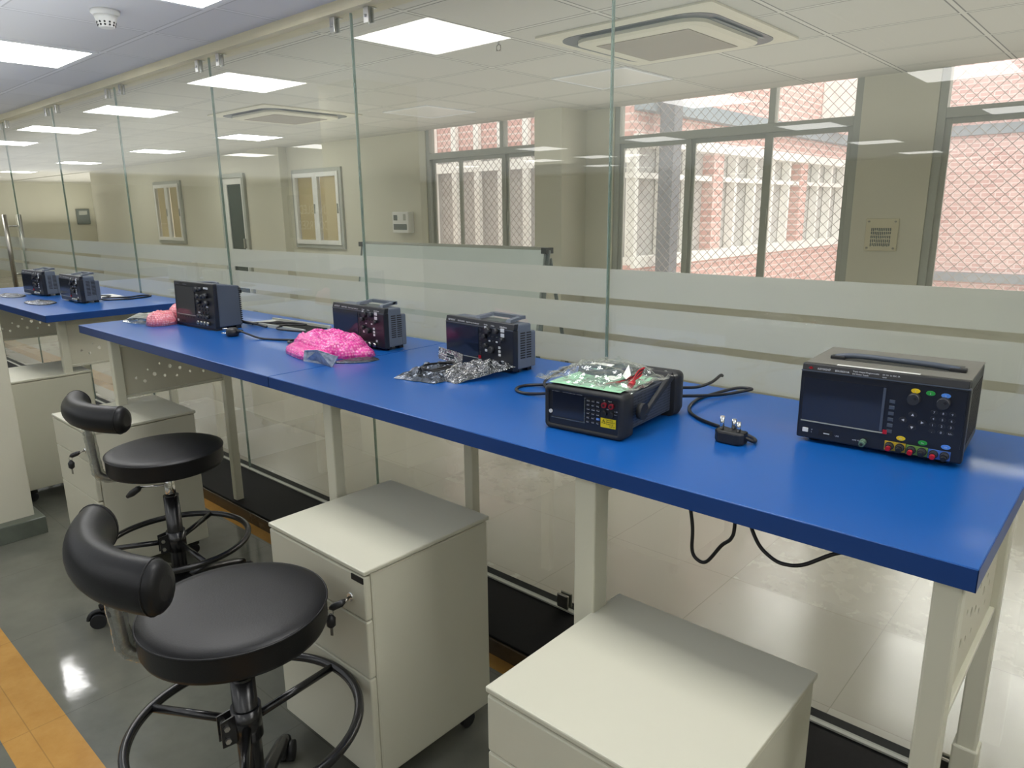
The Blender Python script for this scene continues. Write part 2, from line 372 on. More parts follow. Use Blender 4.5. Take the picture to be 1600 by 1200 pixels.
# ------------------------------------------------------------------ windows
def frame_bars(mb, bars, y0, y1):
    for x0, z0, x1, z1 in bars: mb.box(x0, y0, z0, x1, y1, z1)
def mesh_grille(x0, x1, z0, z1, y, pitch, r):
    mb = MB(); d = pitch; h = z1 - z0; w = x1 - x0
    i = -int(h/d) - 1
    while i*d < w:
        for sgn in (1, -1):
            a = i*d; s0 = max(0, -a); s1 = min(h, w - a)
            if s1 - s0 > .02:
                za, zb = z0 + s0, z0 + s1
                xa, xb = x0 + a + s0, x0 + a + s1
                if sgn < 0: za, zb = z1 - s0, z1 - s1
                yy = y + (r if sgn > 0 else 0)
                mb.cyl((xa, yy, za), (xb, yy, zb), r, n=4, sm=False)
        i += 1
    return mb
def big_window(idx, x0, x1, z0, tz, tx, stiles, sash_in):
    z1 = ZF+.12
    f = MB(); w = .05
    frame_bars(f, [(x0,z0,x0+w,z1),(x1-w,z0,x1,z1),(x0+w,tz,x1-w,tz+.065),(x0+w,z0,x1-w,z0+.05),(x0+w,z1-.03,x1-w,z1)], YW+.01, YW+.09)
    if tx: frame_bars(f, [(tx-.025, tz+.065, tx+.025, z1-.03)], YW+.015, YW+.085)
    root = struct(f'window_{idx}', f, M['alu'], bevel=.003)
    edges = [x0+w] + stiles + [x1-w]
    for i in range(len(edges)-1):
        a, b = edges[i], edges[i+1]; yo = YW+.03 if (i % 2 == sash_in) else YW+.055
        s = MB(); t = .036
        frame_bars(s, [(a-.01,z0+.05,a+t,tz),(b-t,z0+.05,b+.01,tz),(a+t,tz-t,b-t,tz),(a+t,z0+.05,b-t,z0+.05+t)], yo, yo+.022)
        so = s.build('sash', M['alu'], root, bevel=.002)
        MB().box(a+t, yo+.008, z0+.05+t, b-t, yo+.012, tz-t).build('pane', M['pane'], so)
        if i: MB().box(a+.012, yo-.012, 1.36, a+.03, yo, 1.5).build('latch', M['alu'], so, bevel=.003)
    tl = [(x0+w, (tx or x1-w+.025)-.025)] + ([(tx+.025, x1-w)] if tx else [])
    for a, b in tl: MB().box(a, YW+.045, tz+.065, b, YW+.049, z1-.03).build('pane', M['pane'], root)
    mesh_grille(x0+.02, x1-.02, z0, z1+.1, YW+.2, .078, .0024).build('wire_mesh', M['grille'], root)
big_window(1, -3.73, -1.70, .88, 2.055, -2.34, [-3.01, -2.36], 0)
big_window(2, -1.235, .85, .88, 2.055, .12, [-.45, .2], 0)
big_window(3, -6.2, -4.25, .88, 2.055, -5.08, [-5.70, -5.06], 1)
def small_window(idx, x0, x1, z0, z1):
    f = MB(); w = .05
    frame_bars(f, [(x0,z0,x0+w,z1),(x1-w,z0,x1,z1),(x0+w,z1-w,x1-w,z1),(x0+w,z0,x1-w,z0+w)], YW-.03, YW+.05)
    root = struct(f'window_{idx}', f, M['alu'], bevel=.004); mid = (x0+x1)/2
    for a, b in ((x0+w, mid), (mid, x1-w)):
        s = MB(); t = .055
        frame_bars(s, [(a,z0+w,a+t,z1-w),(b-t,z0+w,b,z1-w),(a+t,z1-w-t,b-t,z1-w),(a+t,z0+w,b-t,z0+w+t)], YW-.045, YW+.0)
        so = s.build('sash', M['white'], root, bevel=.004)
        MB().box(a+t, YW-.02, z0+w+t, b-t, YW-.015, z1-w-t).build('pane', M['pane'], so)
        MB().box(a+t, YW+.005, z0+w+t, b-t, YW+.02, z1-w-t).build('blind', M['wood'], so)
        MB().box(b-.03, YW-.06, (z0+z1)/2-.06, b-.018, YW-.045, (z0+z1)/2+.06).build('latch', M['alu'], so)
small_window(4, -8.88, -7.76, 1.05, 2.06)
small_window(5, -13.32, -12.26, 1.02, 2.05)
d = MB(); frame_bars(d, [(-10.9,0,-10.83,2.08),(-10.22,0,-10.15,2.08),(-10.83,2.02,-10.22,2.08)], YW-.04, YW+.1)
dr = struct('door_1', d, M['alu'], bevel=.004)
s = MB(); frame_bars(s, [(-10.83,.01,-10.72,2.02),(-10.30,.01,-10.22,2.02),(-10.72,1.93,-10.30,2.02),(-10.72,.01,-10.30,.3)], YW-.01, YW+.03)
dl = s.build('door_leaf', M['white'], dr, bevel=.003)
MB().box(-10.72, YW+.005, .3, -10.30, YW+.015, 1.93).build('pane', M['dglass'], dl)
MB().box(-10.29, YW-.05, 1.0, -10.25, YW-.01, 1.14).build('door_handle', M['steel'], dl, bevel=.005)

# ------------------------------------------------------------------ glass partition
joints = [2.43, 1.19, -.05, -1.30, -2.555, -3.76, -5.01, -6.20, -7.46, -8.70, -9.96]
plab = ['clear glass partition panel with white frosted bands outside the frame on the right',
 'clear frosted-band glass panel past the right end of the blue bench',
 'frosted-band glass partition panel behind the big power supply at the right',
 'frosted-band glass partition panel behind the bench multimeter under the plastic bags',
 'frosted-band glass partition panel behind the oscilloscope with pink bubble wrap',
 'frosted-band glass partition panel behind the plug and dark cable tray',
 'frosted-band glass partition panel over the gap between the two blue benches',
 'frosted-band glass partition panel behind the two far oscilloscopes',
 'frosted-band glass door panel carrying the long steel pull handle',
 'last frosted-band glass panel beyond the glass door at far left']
for i in range(len(joints)-1):
    b, a = joints[i], joints[i+1]
    t = thing('glass_panel', plab[i], 'glass partition', ((a+b)/2, YG, .078), group='glass partition panels'); w = (b-a)/2 - .003
    zt = ZN-.045-.078
    MB().box(-w, -.005, 0, w, .005, zt).build('pane', M['glass'], t)
    for sx in (-1, 1): MB().box(sx*(w+.0005), -.0055, 0, sx*(w+.0025), .0055, zt).build('polished_edge', M['gedge'], t)
    for z1, z0 in ((1.323,1.231),(1.21,1.118),(1.096,1.005)):
        MB().box(-w, .0058, z0-.078, w, .0062, z1-.078).build('frosted_band', M['frost'], t)
    for sx in (-1, 1):
        cx = sx*(w-.11); c_ = MB()
        c_.box(cx-.016, -.014, zt-.055, cx+.016, -.006, zt); c_.box(cx-.016, .007, zt-.055, cx+.016, .014, zt); c_.box(cx-.016, -.014, zt-.0005, cx+.016, .03, zt+.002)
        co_ = c_.build('top_clamp', M['steel'], t, bevel=.002)
        MB().cyl((cx, -.017, zt-.03), (cx, -.014, zt-.03), .006, n=12).build('screw', M['chrome'], co_)
    cx = w-.16
    c_ = MB().box(cx-.025, -.016, -.0, cx+.025, -.006, .055).box(cx-.025, .007, 0, cx+.025, .016, .055)
    c_.build('bottom_clamp', M['brass'], t, bevel=.004)
    if i == 8:
        for sy in (-1, 1):
            h = MB().cyl((.42, sy*.055, .78), (.42, sy*.055, 1.44), .019, n=12)
            ho = h.build('pull_handle', M['brass'], t)
            MB().cyl((.42, 0, 1.34), (.42, sy*.055, 1.34), .008, n=8).cyl((.42, 0, .92), (.42, sy*.055, .92), .008, n=8).build('standoff', M['steel'], ho)

# ------------------------------------------------------------------ ceiling lights
def ceiling_light(cx, cy, z, label, lit, group, s=.54):
    t = thing('ceiling_light', label, 'ceiling light', (cx, cy, z), group=group); h = s/2; o = h+.022
    f = MB(); f.box(-o,-o,-.008,o,-h,-.0005); f.box(-o,h,-.008,o,o,-.0005); f.box(-o,-h,-.008,-h,h,-.0005); f.box(h,-h,-.008,o,h,-.0005)
    f.build('frame', M['lamp_frame'], t)
    MB().box(-h,-h,-.006,h,h,-.001).build('diffuser', lit, t); return t
G1 = 'lit square ceiling panels on this side of the glass'
ceiling_light(-4.53, 1.26, ZN, 'bright square ceiling light panel cut by the left photo edge', M['lamp'], G1)
ceiling_light(-2.77, 1.26, ZN, 'bright square ceiling light panel cut by the top edge beside the smoke detector', M['lamp'], G1)
hid = [(-.95,1.26),(.85,1.26),(2.2,1.26),(2.2,-1.68),(-6.4,1.26),(-8.2,1.26),(-10,1.26),(-1.1,-1.68),(-2.83,-1.68),(-8.13,-1.68),(-9.93,-1.68),(.7,-1.68),  # the two panels furthest right are added to brighten the bench end
       (-1.1,-4.07),(-2.9,-4.07),(-4.75,-4.07),(-6.5,-4.07),(-3.0,-6.6),(-6.9,-5.9),(-8.0,-5.9),(-1.1,-6.6),(-3.05,-9.1),(-8.2,-7.9),(.7,-4.07)]
for x, y in hid: ceiling_light(x, y, ZN, 'lit square panel out of view, reflected in the glass or added as fill at right', M['lamp'] if y > 1 else M['lamp1'], 'ceiling panels behind the camera')
G2 = 'square ceiling panels beyond the glass'
for x, y, l in [(-8.07,4.47,'lit ceiling panel beyond the glass, nearest of the lit row'),(-10.65,4.5,'lit ceiling panel beyond the glass, middle of the lit row'),(-13.75,4.5,'lit ceiling panel beyond the glass, deepest of the lit row near the wall corner'),
                (-17.2,4.5,'small lit ceiling panel far beyond the glass past the wall corner'),(-17.2,6.4,'small lit ceiling panel deep in the recess beyond the glass'),(-19.8,4.5,'lit panel added for light before the far end wall'),(-13.75,2.9,'lit panel added for light far left just beyond the glass')]:  # last two panels are added to brighten the far-left end
    ceiling_light(x, y, ZF, l, M['lamp2'], G2)
for x, y, l in [(-2.94,4.30,'unlit pale ceiling panel beside the ceiling air conditioner'),(-5.02,4.52,'unlit pale ceiling panel in front of the column window')]:
    ceiling_light(x, y, ZF, l, M['unlit'], G2)

# ceiling air conditioners
def cassette(cx, cy, label):
    t = thing('ceiling_air_conditioner', label, 'air conditioner', (cx, cy, ZF), group='ceiling air conditioners')
    def rr(h, r, z, n=6):
        P = []
        for q, (sx, sy) in enumerate(((1,1),(-1,1),(-1,-1),(1,-1))):
            for i in range(n+1):
                a = q*math.pi/2 + i/n*math.pi/2; P.append((sx*(h-r)+r*math.cos(a), sy*(h-r)+r*math.sin(a), z))
        return P
    MB().ring([rr(.49,.02,-.001), rr(.49,.02,-.010), rr(.46,.05,-.016)], sm=False).build('panel', M['ac'], t)
    MB().ring([rr(.425,.14,-.0155), rr(.425,.14,-.018)], sm=False).build('louver_slot', M['acslot'], t)
    MB().ring([rr(.36,.11,-.016), rr(.36,.11,-.034), rr(.335,.1,-.042)], sm=False).build('inner_panel', M['ac'], t)
    g = MB().box(-.26,-.26,-.045,.26,.26,-.04).build('intake_grille', M['acg'], t)
    lv = MB()
    for k in range(4):
        a = k*math.pi/2; c, s_ = math.cos(a), math.sin(a)
        lv.add([(c*x - s_*y, s_*x + c*y, z) for x, y, z in ((-.27,.368,-.019),(.27,.368,-.019),(.27,.40,-.026),(-.27,.40,-.026))], [(0,1,2,3)])
    lv.build('louver', M['panelgrey'], t); return t
cassette(-2.07, 3.52, 'square cream ceiling air conditioner with taupe grille beyond the glass')
cassette(-6.05, 3.72, 'dim ceiling air conditioner further away behind the glass, only its slot showing')
# smoke detector
t = thing('smoke_detector', 'white smoke detector on the near ceiling between the two bright panels', 'smoke detector', (-3.385, 1.287, ZN))
MB().lathe([(.055,0),(.055,-.012),(.048,-.018),(.046,-.02)], 32).build('base', M['white'], t)
MB().lathe([(.045,-.02),(.042,-.03),(.031,-.062),(.028,-.066)], 32).build('body', M['white'], t)
s = MB()
for z in (-.048, -.058):
    for i in range(12):
        a = i*math.pi/6; r = .0365 if z > -.05 else .0335
        s.cyl((r*math.cos(a)*.95, r*math.sin(a)*.95, z), (r*math.cos(a)*1.02, r*math.sin(a)*1.02, z), .0042, n=6)
s.build('vent_slots', M['dink'], t)
t = thing('ceiling_sprinkler', 'small dark metal sprinkler under the ceiling beside the big reflected light', 'sprinkler', (-2.70, 2.92, ZF))
MB().lathe([(.022,0),(.022,-.006),(.008,-.01),(.007,-.03)], 16).build('escutcheon', M['steel'], t)
b = MB()
for sx in (-1, 1): b.tube([(0,0,-.03),(sx*.014,0,-.036),(sx*.014,0,-.055),(0,0,-.062)], .0025, 6)
b.cyl((0,0,-.064),(0,0,-.062),.016,n=12); b.build('deflector', M['brass'], t)

# ------------------------------------------------------------------ benches
HOLES = [(.06,.07,.006),(.1,.05,.008),(.12,.1,.005),(.15,.075,.009),(.18,.12,.006),(.2,.06,.007),(.23,.1,.01),(.26,.05,.006),(.28,.085,.008),(.31,.12,.006),(.33,.06,.007),(.36,.09,.009),(.39,.11,.005),(.4,.05,.006),(.43,.08,.007)]
def bench_frame(t, x, y0, y1, panel=True, w=.038, d=.04, back=True, xb=None, h=ZB-.036, rail=True):
    x_ = x
    for y in (y0, y1-d)[:2 if back else 1]:
        x = xb if (xb is not None and y > y0) else x_
        lg = MB().box(x, y, .006, x+w, y+d, h).build('leg', M['cream'], t, bevel=.004)
        MB().cyl((x+w/2, y+d/2, 0), (x+w/2, y+d/2, .008), .018, n=12).build('foot', M['black'], lg)
    x = x_
    MB().box(x+.004, y0+d, h-.04, x+w-.004, y1-d, h).build('top_rail', M['cream'], t, bevel=.003)
    if panel:
        L = y1-y0-2*d; sc = L/.5
        mx = Matrix(((0,0,1,x+w/2),(1,0,0,y0+d),(0,1,0,h-.04-.22),(0,0,0,1)))
        holed_panel('perforated_panel', L, .22, [(a*sc, b_, r) for a, b_, r in HOLES], .006, M['cream_d'], t, mx)
        MB().box(x+w/2-.004, y0+d, h-.272, x+w/2+.012, y1-d, h-.26).build('panel_rail', M['cream'], t, bevel=.002)
    if rail:
        MB().box(x-.005, y1-d-.006, .006, x+w+.005, y1+.006, .375).build('leg_sleeve', M['cream'], t, bevel=.004)
def bench_top(t, x0, x1, y0, y1):
    MB().box(x0+.001, y0+.001, ZB-.034, x1-.001, y1-.001, ZB).build('worktop', M['blue'], t, bevel=.0015)
    e = MB().box(x0, y0, ZB-.036, x1, y0+.001, ZB-.0015).box(x0, y1-.001, ZB-.036, x1, y1, ZB-.0015).box(x0, y0, ZB-.036, x0+.001, y1, ZB-.0015).box(x1-.001, y0, ZB-.036, x1, y1, ZB-.0015)
    e.build('edge_band', M['blue_edge'], t)
BY0, BY1 = 1.112, 1.868
t = thing('workbench', 'right-hand blue-topped workbench holding the power supply and multimeter', 'workbench', group='blue workbenches')
bench_top(t, -2.026, -.128, BY0, BY1)
bench_frame(t, -.182, 1.118, 1.66); bench_frame(t, -.840, 1.122, 1.66, False, rail=False, w=.052, d=.05, back=False); bench_frame(t, -1.797, 1.15, 1.70, False, w=.042, d=.035, rail=False, xb=-1.735)
for y in (1.2, 1.56): MB().box(-1.715, y, ZB-.062, -.78, y+.025, ZB-.036).box(-.78, y, ZB-.062, -.182, y+.025, ZB-.036).build('under_rail', M['cream'], t)
t = thing('workbench', 'middle blue-topped workbench with pink bubble wrap at its left part', 'workbench', group='blue workbenches')
bench_top(t, -3.712, -2.028, BY0, BY1)
bench_frame(t, -3.42, 1.125, 1.66, rail=False)
for y in (1.2, 1.56): MB().box(-3.375, y, ZB-.062, -2.04, y+.025, ZB-.036).build('under_rail', M['cream'], t)
MB().box(-3.2, 1.50, ZB-.16, -3.19, 1.56, ZB-.04).build('cable_bracket', M['cream'], t)
t = thing('workbench', 'separate blue-topped workbench at far left with two oscilloscopes', 'workbench', group='blue workbenches')
bench_top(t, -6.1, -4.195, BY0, BY1)
bench_frame(t, -4.37, 1.2, 1.78, rail=False); bench_frame(t, -5.66, 1.14, 1.72, rail=False)

# ------------------------------------------------------------------ pedestals
def pedestal(x, y, label, key=None, plate=False, w=.435, d=.43, top=.675, seams=(.54,.38), rz=0):
    t = thing('drawer_pedestal', label, 'drawer cabinet', (x, y, 0), rz, group='cream three-drawer pedestals')
    MB().box(.004, .022, .075, w-.004, d-.004, top-.014).build('carcass', M['cream'], t, bevel=.006)
    MB().box(0, 0, top-.012, w, d, top).build('top_panel', M['cream'], t, bevel=.003)
    zs = [top-.016, seams[0], seams[1], .078]
    for i in range(3):
        dr = MB().box(.003, .001, zs[i+1]+.002, w-.003, .0205, zs[i]-.001).build('drawer', M['cream'], t, bevel=.004)
        if i == 0:
            lk = MB().cyl((w-.06, -.004, .59), (w-.06, .004, .59), .011, n=20).build('lock', M['chrome'], dr)
            if plate:
                MB().box(w-.052, -.001, top-.034, w-.006, .003, top-.019).build('name_plate', M['dink'], dr)
    for cx, cy in ((.05,.07),(w-.05,.07),(.05,d-.06),(w-.05,d-.06)):
        c_ = MB().cyl((cx-.01, cy, .026), (cx+.01, cy, .026), .025, n=18).build('caster', M['black'], t, bevel=.003)
        MB().box(cx-.02, cy-.02, .05, cx+.02, cy+.02, .075).build('caster_bracket', M['blackm'], c_)
    if key:
        k = thing('lock_key', key, 'key', (x+w-.06, y-.005, .59), rz+R(25), group='black-headed lock keys')
        h = MB().ring([[(-.021*math.cos(a)*.6-.02, yy-.022-.006*0, .010*math.sin(a)) for a in [i*math.pi/8 for i in range(16)]] for yy in (-.004,.004)], sm=False)
        h = MB(); h.tube([(0,0,0),(0,-.02,-.001)], .003, 8); h.build('blade', M['brass'], k)
        MB().tube([(-.001,-.014,0),(-.008,-.024,-.004),(-.026,-.034,-.012),(-.034,-.036,-.015)], .008, 10, rs=[.004,.009,.009,.004]).build('key_head', M['black'], k)
        MB().tube([(-.032+.008*math.cos(a), -.037, -.024+.008*math.sin(a)) for a in [i*math.pi/8 for i in range(16)]], .0012, 6, close=True).build('ring', M['steel'], k)
        MB().tube([(-.032,-.037,-.03),(-.032,-.037,-.042),(-.032,-.037,-.06),(-.032,-.037,-.066)], .01, 10, rs=[.004,.012,.011,.005]).build('spare_head', M['black'], k)
        MB().box(-.0355,-.038,-.088,-.0285,-.036,-.064).build('spare_blade', M['brass'], k)
    return t
pedestal(-1.737, .912, 'cream drawer pedestal with hanging key and black plate behind the front stool', 'hanging key pair in the lock of the pedestal by the front stool', True)
pedestal(-.795, .80, 'cream drawer pedestal cut by the bottom photo edge, nearest the camera')
pedestal(-3.478, .885, 'cream drawer pedestal with key behind the rear stool', 'hanging key pair in the lock of the pedestal behind the rear stool')
pedestal(-4.755, .895, 'cream drawer pedestal at far left beside the wall column')

# ------------------------------------------------------------------ stools
def stool(x, y, label, post_a, ring_z, ring_r, spokes, legs0, lever_a, bv=.054, boff=R(20)):
    t = thing('drafting_stool', label, 'stool', (x, y, 0), group='black drafting stools'); S = .668; r = .199
    pr = [(.0,S-.074),(r-.014,S-.074),(r-.004,S-.070),(r,S-.06),(r,S-.018),(r+.002,S-.014),(r+.002,S-.010),(r-.002,S-.007),(r-.012,S-.003),(r-.03,S+.0),(r-.09,S+.002),(.0,S+.003)]
    seat = MB().lathe([(max(a,.001),b) for a, b in pr], 64).build('seat', M['leather'], t)
    MB().tube([((r+.0015)*math.cos(i*math.pi/32), (r+.0015)*math.sin(i*math.pi/32), S-.010) for i in range(64)], .0022, 6, close=True).build('piping', M['leather'], seat)
    MB().box(-.09,-.06,S-.084,.09,.06,S-.074).build('seat_plate', M['blackm'], t)
    MB().cyl((0,0,S-.24),(0,0,S-.08),.019,n=20).build('gas_lift', M['chrome'], t)
    MB().cyl((0,0,.10),(0,0,S-.19),.0275,n=24).build('column', M['blackm'], t)
    lv = MB().tube([(0,0,S-.150),(.05*math.cos(lever_a),.05*math.sin(lever_a),S-.154),(.12*math.cos(lever_a),.12*math.sin(lever_a),S-.158)], .004, 8).build('lever', M['chrome'], t)
    MB().tube([(q*math.cos(lever_a),q*math.sin(lever_a),S-.158-(q-.11)*.7) for q in (.11,.12,.145,.165)], .01, 10, rs=[.006,.012,.013,.007]).build('lever_knob', M['black'], lv)
    MB().tube([(ring_r*math.cos(i*math.pi/36), ring_r*math.sin(i*math.pi/36), ring_z) for i in range(72)], .0115, 12, close=True).build('foot_ring', M['blackm'], t)
    col = MB().cyl((0,0,ring_z-.035),(0,0,ring_z+.045),.034,n=24)
    co_ = col.build('ring_collar', M['blackm'], t)
    for a in spokes:
        MB().cyl((.03*math.cos(a),.03*math.sin(a),ring_z+.002),(ring_r*math.cos(a),ring_r*math.sin(a),ring_z),.010,n=12).build('spoke', M['blackm'], t)
    a = R(-100)
    e = Vector((math.cos(a), math.sin(a), 0)); q = Vector((-e.y, e.x, 0))
    for s_ in (-1, 1):
        MB().poly([e*.026+q*s_*.012+Vector((0,0,ring_z-.03)), e*.062+q*s_*.012+Vector((0,0,ring_z-.03)), e*.062+q*s_*.012+Vector((0,0,ring_z+.035)), e*.026+q*s_*.012+Vector((0,0,ring_z+.042))], q*s_*.004).build('clamp_plate', M['blackm'], co_)
    for z in (ring_z-.014, ring_z+.018):
        p = e*.05 + Vector((0,0,z)); MB().cyl(p - q*.022, p + q*.022, .007, n=6, sm=False).build('bolt', M['steel'], co_)
    for k in range(5):
        a = legs0 + k*2*math.pi/5; c, s_ = math.cos(a), math.sin(a)
        MB().tube([(.02*c,.02*s_,.135),(.12*c,.12*s_,.125),(.26*c,.26*s_,.085),(.285*c,.285*s_,.075)], .016, 10, rs=[.024,.021,.017,.014]).build('base_leg', M['blackm'], t)
        cs = MB()
        for sd in (-1, 1):
            p = Vector((.295*c - s_*sd*.013, .295*s_ + c*sd*.013, .028)); o = Vector((-s_*sd, c*sd, 0))
            cs.cyl(p - o*.009, p + o*.009, .028, n=20)
        w_ = cs.build('caster', M['black'], t)
        hd = MB().tube([(.295*c+c*.034*math.cos(b), .295*s_+s_*.034*math.cos(b), .03+.034*math.sin(b)) for b in [i*math.pi/9 for i in range(10)]], .008, 8)
        hd.build('caster_hood', M['black'], w_)
    # backrest post, wrapped in stretch film
    c, s_ = math.cos(post_a), math.sin(post_a)
    P = smooth_path([(.08*c,.08*s_,S-.08),(.18*c,.18*s_,S-.083),(.218*c,.218*s_,S-.065),(.225*c,.225*s_,S-.02),(.232*c,.232*s_,S+.09),(.242*c,.242*s_,S+.17)], 6)
    po = MB().tube(P, .011, 10).build('back_post', M['steel'], t)
    W = P[4:-2]; random.seed(3)
    MB().tube(W, .0, 12, rs=[.017+.004*random.random() for _ in W]).build('plastic_wrap', M['wrap'], po)
    rb = .252; A = []; rs = []
    for i in range(25):
        u = (i-12)/12; a = post_a + boff + u*R(42); f = 1 + .06*u*u - .05*u
        A.append((rb*f*math.cos(a), rb*f*math.sin(a), S+.178)); rs.append(.062*(1-.0*u*u))
    # rounded slightly squared cushion section, taller than deep
    rings = []
    for i, p in enumerate(A):
        u = (i-12)/12; a = post_a + boff + u*R(42); e = Vector((math.cos(a), math.sin(a), 0)); td = Vector((-e.y, e.x, 0))
        rg = lambda k, off: [Vector(p) + td*off + e*(.044*k*math.cos(b)) + Vector((0,0,bv*k*math.sin(b))) for b in [j*math.pi/12 for j in range(24)]]
        if i == 0: rings += [rg(.45,-.022), rg(.78,-.019), rg(.93,-.011)]
        rings.append(rg(1, 0))
        if i == 24: rings += [rg(.93,.011), rg(.78,.019), rg(.45,.022)]
    bk = MB().ring(rings).build('backrest', M['leather'], t)
    for i in (0, 24):
        MB().tube([Vector(A[i])+(rings[i+3][j]-Vector(A[i]))*1.0 for j in range(24)], .0018, 5, close=True).build('seam', M['leather'], bk)
    return t
stool(-1.425, .650, 'front black round stool with curved backrest, nearest the camera', R(243), .358, .255, [R(-150),R(-30+0),R(96)], R(137), R(200))
stool(-2.655, 1.018, 'rear black round stool with curved backrest and raised chrome lever', R(253), .29, .258, [R(126),R(-122),R(-2)], R(245), R(222), .046, R(16))

# ------------------------------------------------------------------ oscilloscopes
def bnc(x, z, m, parent, y=-.012, r=.007):
    b = MB().cyl((x,.0,z),(x,y,z),r,n=14).cyl((x,y*.6,z),(x,y*.75,z),r*1.15,n=14); b.build('connector', m, parent)
def oscilloscope(label, loc, rz):
    t = thing('oscilloscope', label, 'oscilloscope', loc, rz, group='compact oscilloscopes with grey cases')
    W, D, H = .352, .112, .157
    # body: stepped grey case
    b = MB().box(.004,.022,.012,W-.004,.085,H-.004).box(.01,.085,.012,W-.01,D,H-.03)
    cs = b.build('case', M['grey'], t, bevel=.005)
    v = MB()
    for cx in (.038, .072):
        for k in range(11): v.box(W-.0042-.0, cx, .045+k*.0078, W-.0032, cx+.024, .049+k*.0078)
    v = MB()
    for cx in (.036, .0635):
        for k in range(11): v.box(W-.0045, cx, .045+k*.0078, W-.0034, cx+.021, .0490+k*.0078)
    v.build('vent_slots', M['dink'], cs)
    MB().box(0,0,.008,W,.024,H-.02).build('front_bezel', M['navy'], t, bevel=.004)
    ls = MB().poly([(0,.002,H-.02),(W,.002,H-.02),(W,.007,H-.001),(0,.007,H-.001)], (0,.018,0)).build('top_strip', M['navy'], t, bevel=.0015)
    MB().box(.002,-.0012,H-.0215,W-.002,.002,H-.0195).build('highlight_trim', M['grey2'], t)
    MB().box(.006,-.0015,.033,.180,.001,.133).build('screen', M['screen'], t)
    MB().box(.01,-.0019,.030,.178,.0,.0318).build('screen_lip', M['alu'], t)
    sl = Matrix.Rotation(0,4,'X')
    for L_ in [('KEYSIGHT',.014,.0026,H-.0155,.0085),('DSOX1204G',.066,.0026,H-.0155,.007),('Digital Storage Oscilloscope',.112,.0026,H-.0155,.006),('70 MHz',.205,.0026,H-.0155,.006),('2 GSa/s',.24,.0026,H-.0155,.006),('InfiniiVision',.285,.0026,H-.0155,.0075)]: text([L_], M['ink'], t, rot=(R(75),0,0))
    MB().box(.182,-.0035,.032,.192,0,.042).build('red_tab', M['red'], t)
    for i in range(6): MB().box(.186,-.002,.048+i*.0145,.196,0,.056+i*.0145).build('button', M['key'], t, bevel=.001)
    for x, z in ((.212,.136),(.214,.062),(.281,.066),(.281,.055),(.281,.078),(.296,.034)): MB().box(x,-.002,z-.004,x+.011,0,z+.004).build('button', M['wkey'], t, bevel=.001)
    for x in (.294,):
        for z in (.134,.1185): MB().box(x,-.0025,z-.006,x+.017,0,z+.006).build('button', M['wkey'], t, bevel=.001)
    for i in range(5): MB().box(.215+i*.018,-.002,.092,.2235+i*.018,0,.097).build('button', M['wkey' if i % 2 else 'key'], t, bevel=.001)
    for i in range(4): MB().box(.232+i*.018,-.002,.106,.2415+i*.018,0,.111).build('button', M['key'], t, bevel=.001)
    for x, z, r in ((.234,.128,.011),(.272,.129,.009),(.216,.108,.008),(.250,.068,.0115),(.22,.078,.008),(.302,.105,.007)):
        MB().cyl((x,-.013,z),(x,0,z),r*.86,r,n=20).build('knob', M['knob'], t)
    for i in range(3): bnc(.232+i*.032, .020, M['steel'], t, -.014)
    text([('1',.212,-.0003,.017,.007),('2',.246,-.0003,.017,.007),('Ext',.276,-.0003,.017,.006)], M['ink'], t, 'channel_marks')
    # carry handle lying folded back on top
    h = MB().poly([(.130,.030,H-.004),(.152,.030,H-.004),(.170,.082,H+.004),(.150,.09,H+.004)], (0,.005,.010)).poly([(.284,.030,H-.004),(.306,.030,H-.004),(.306,.09,H+.004),(.288,.082,H+.004)], (0,.005,.010)).box(.150,.08,H+.003,.306,.1,H+.014)
    h.build('carry_handle', M['grey'], t)
    MB().box(.165,.03,H-.0042,.255,.085,H-.0036).build('handle_recess', M['panelgrey'], cs)
    for x in (.03, W-.05): MB().box(x,.03,0,x+.03,.045,.012).box(x,D-.03,0,x+.03,D-.012,.03).build('foot', M['black'], t)
    t.scale = (.93, .98, 1)
    return t
sc0 = oscilloscope('compact oscilloscope right of centre behind the clear and dark antistatic bags', (-1.775,1.636,ZB), R(-4))
for l, p, a in [('compact oscilloscope standing behind the pink bubble wrap', (-2.392,1.608,ZB), R(-1)),
                ('compact oscilloscope on the far bench, the nearer of the pair', (-4.915,1.405,ZB), R(1)),
                ('compact oscilloscope on the far bench, furthest left', (-5.535,1.372,ZB), R(4))]:
    c = copy_tree(sc0); c.location = p; c.rotation_euler.z = a; c['label'] = l

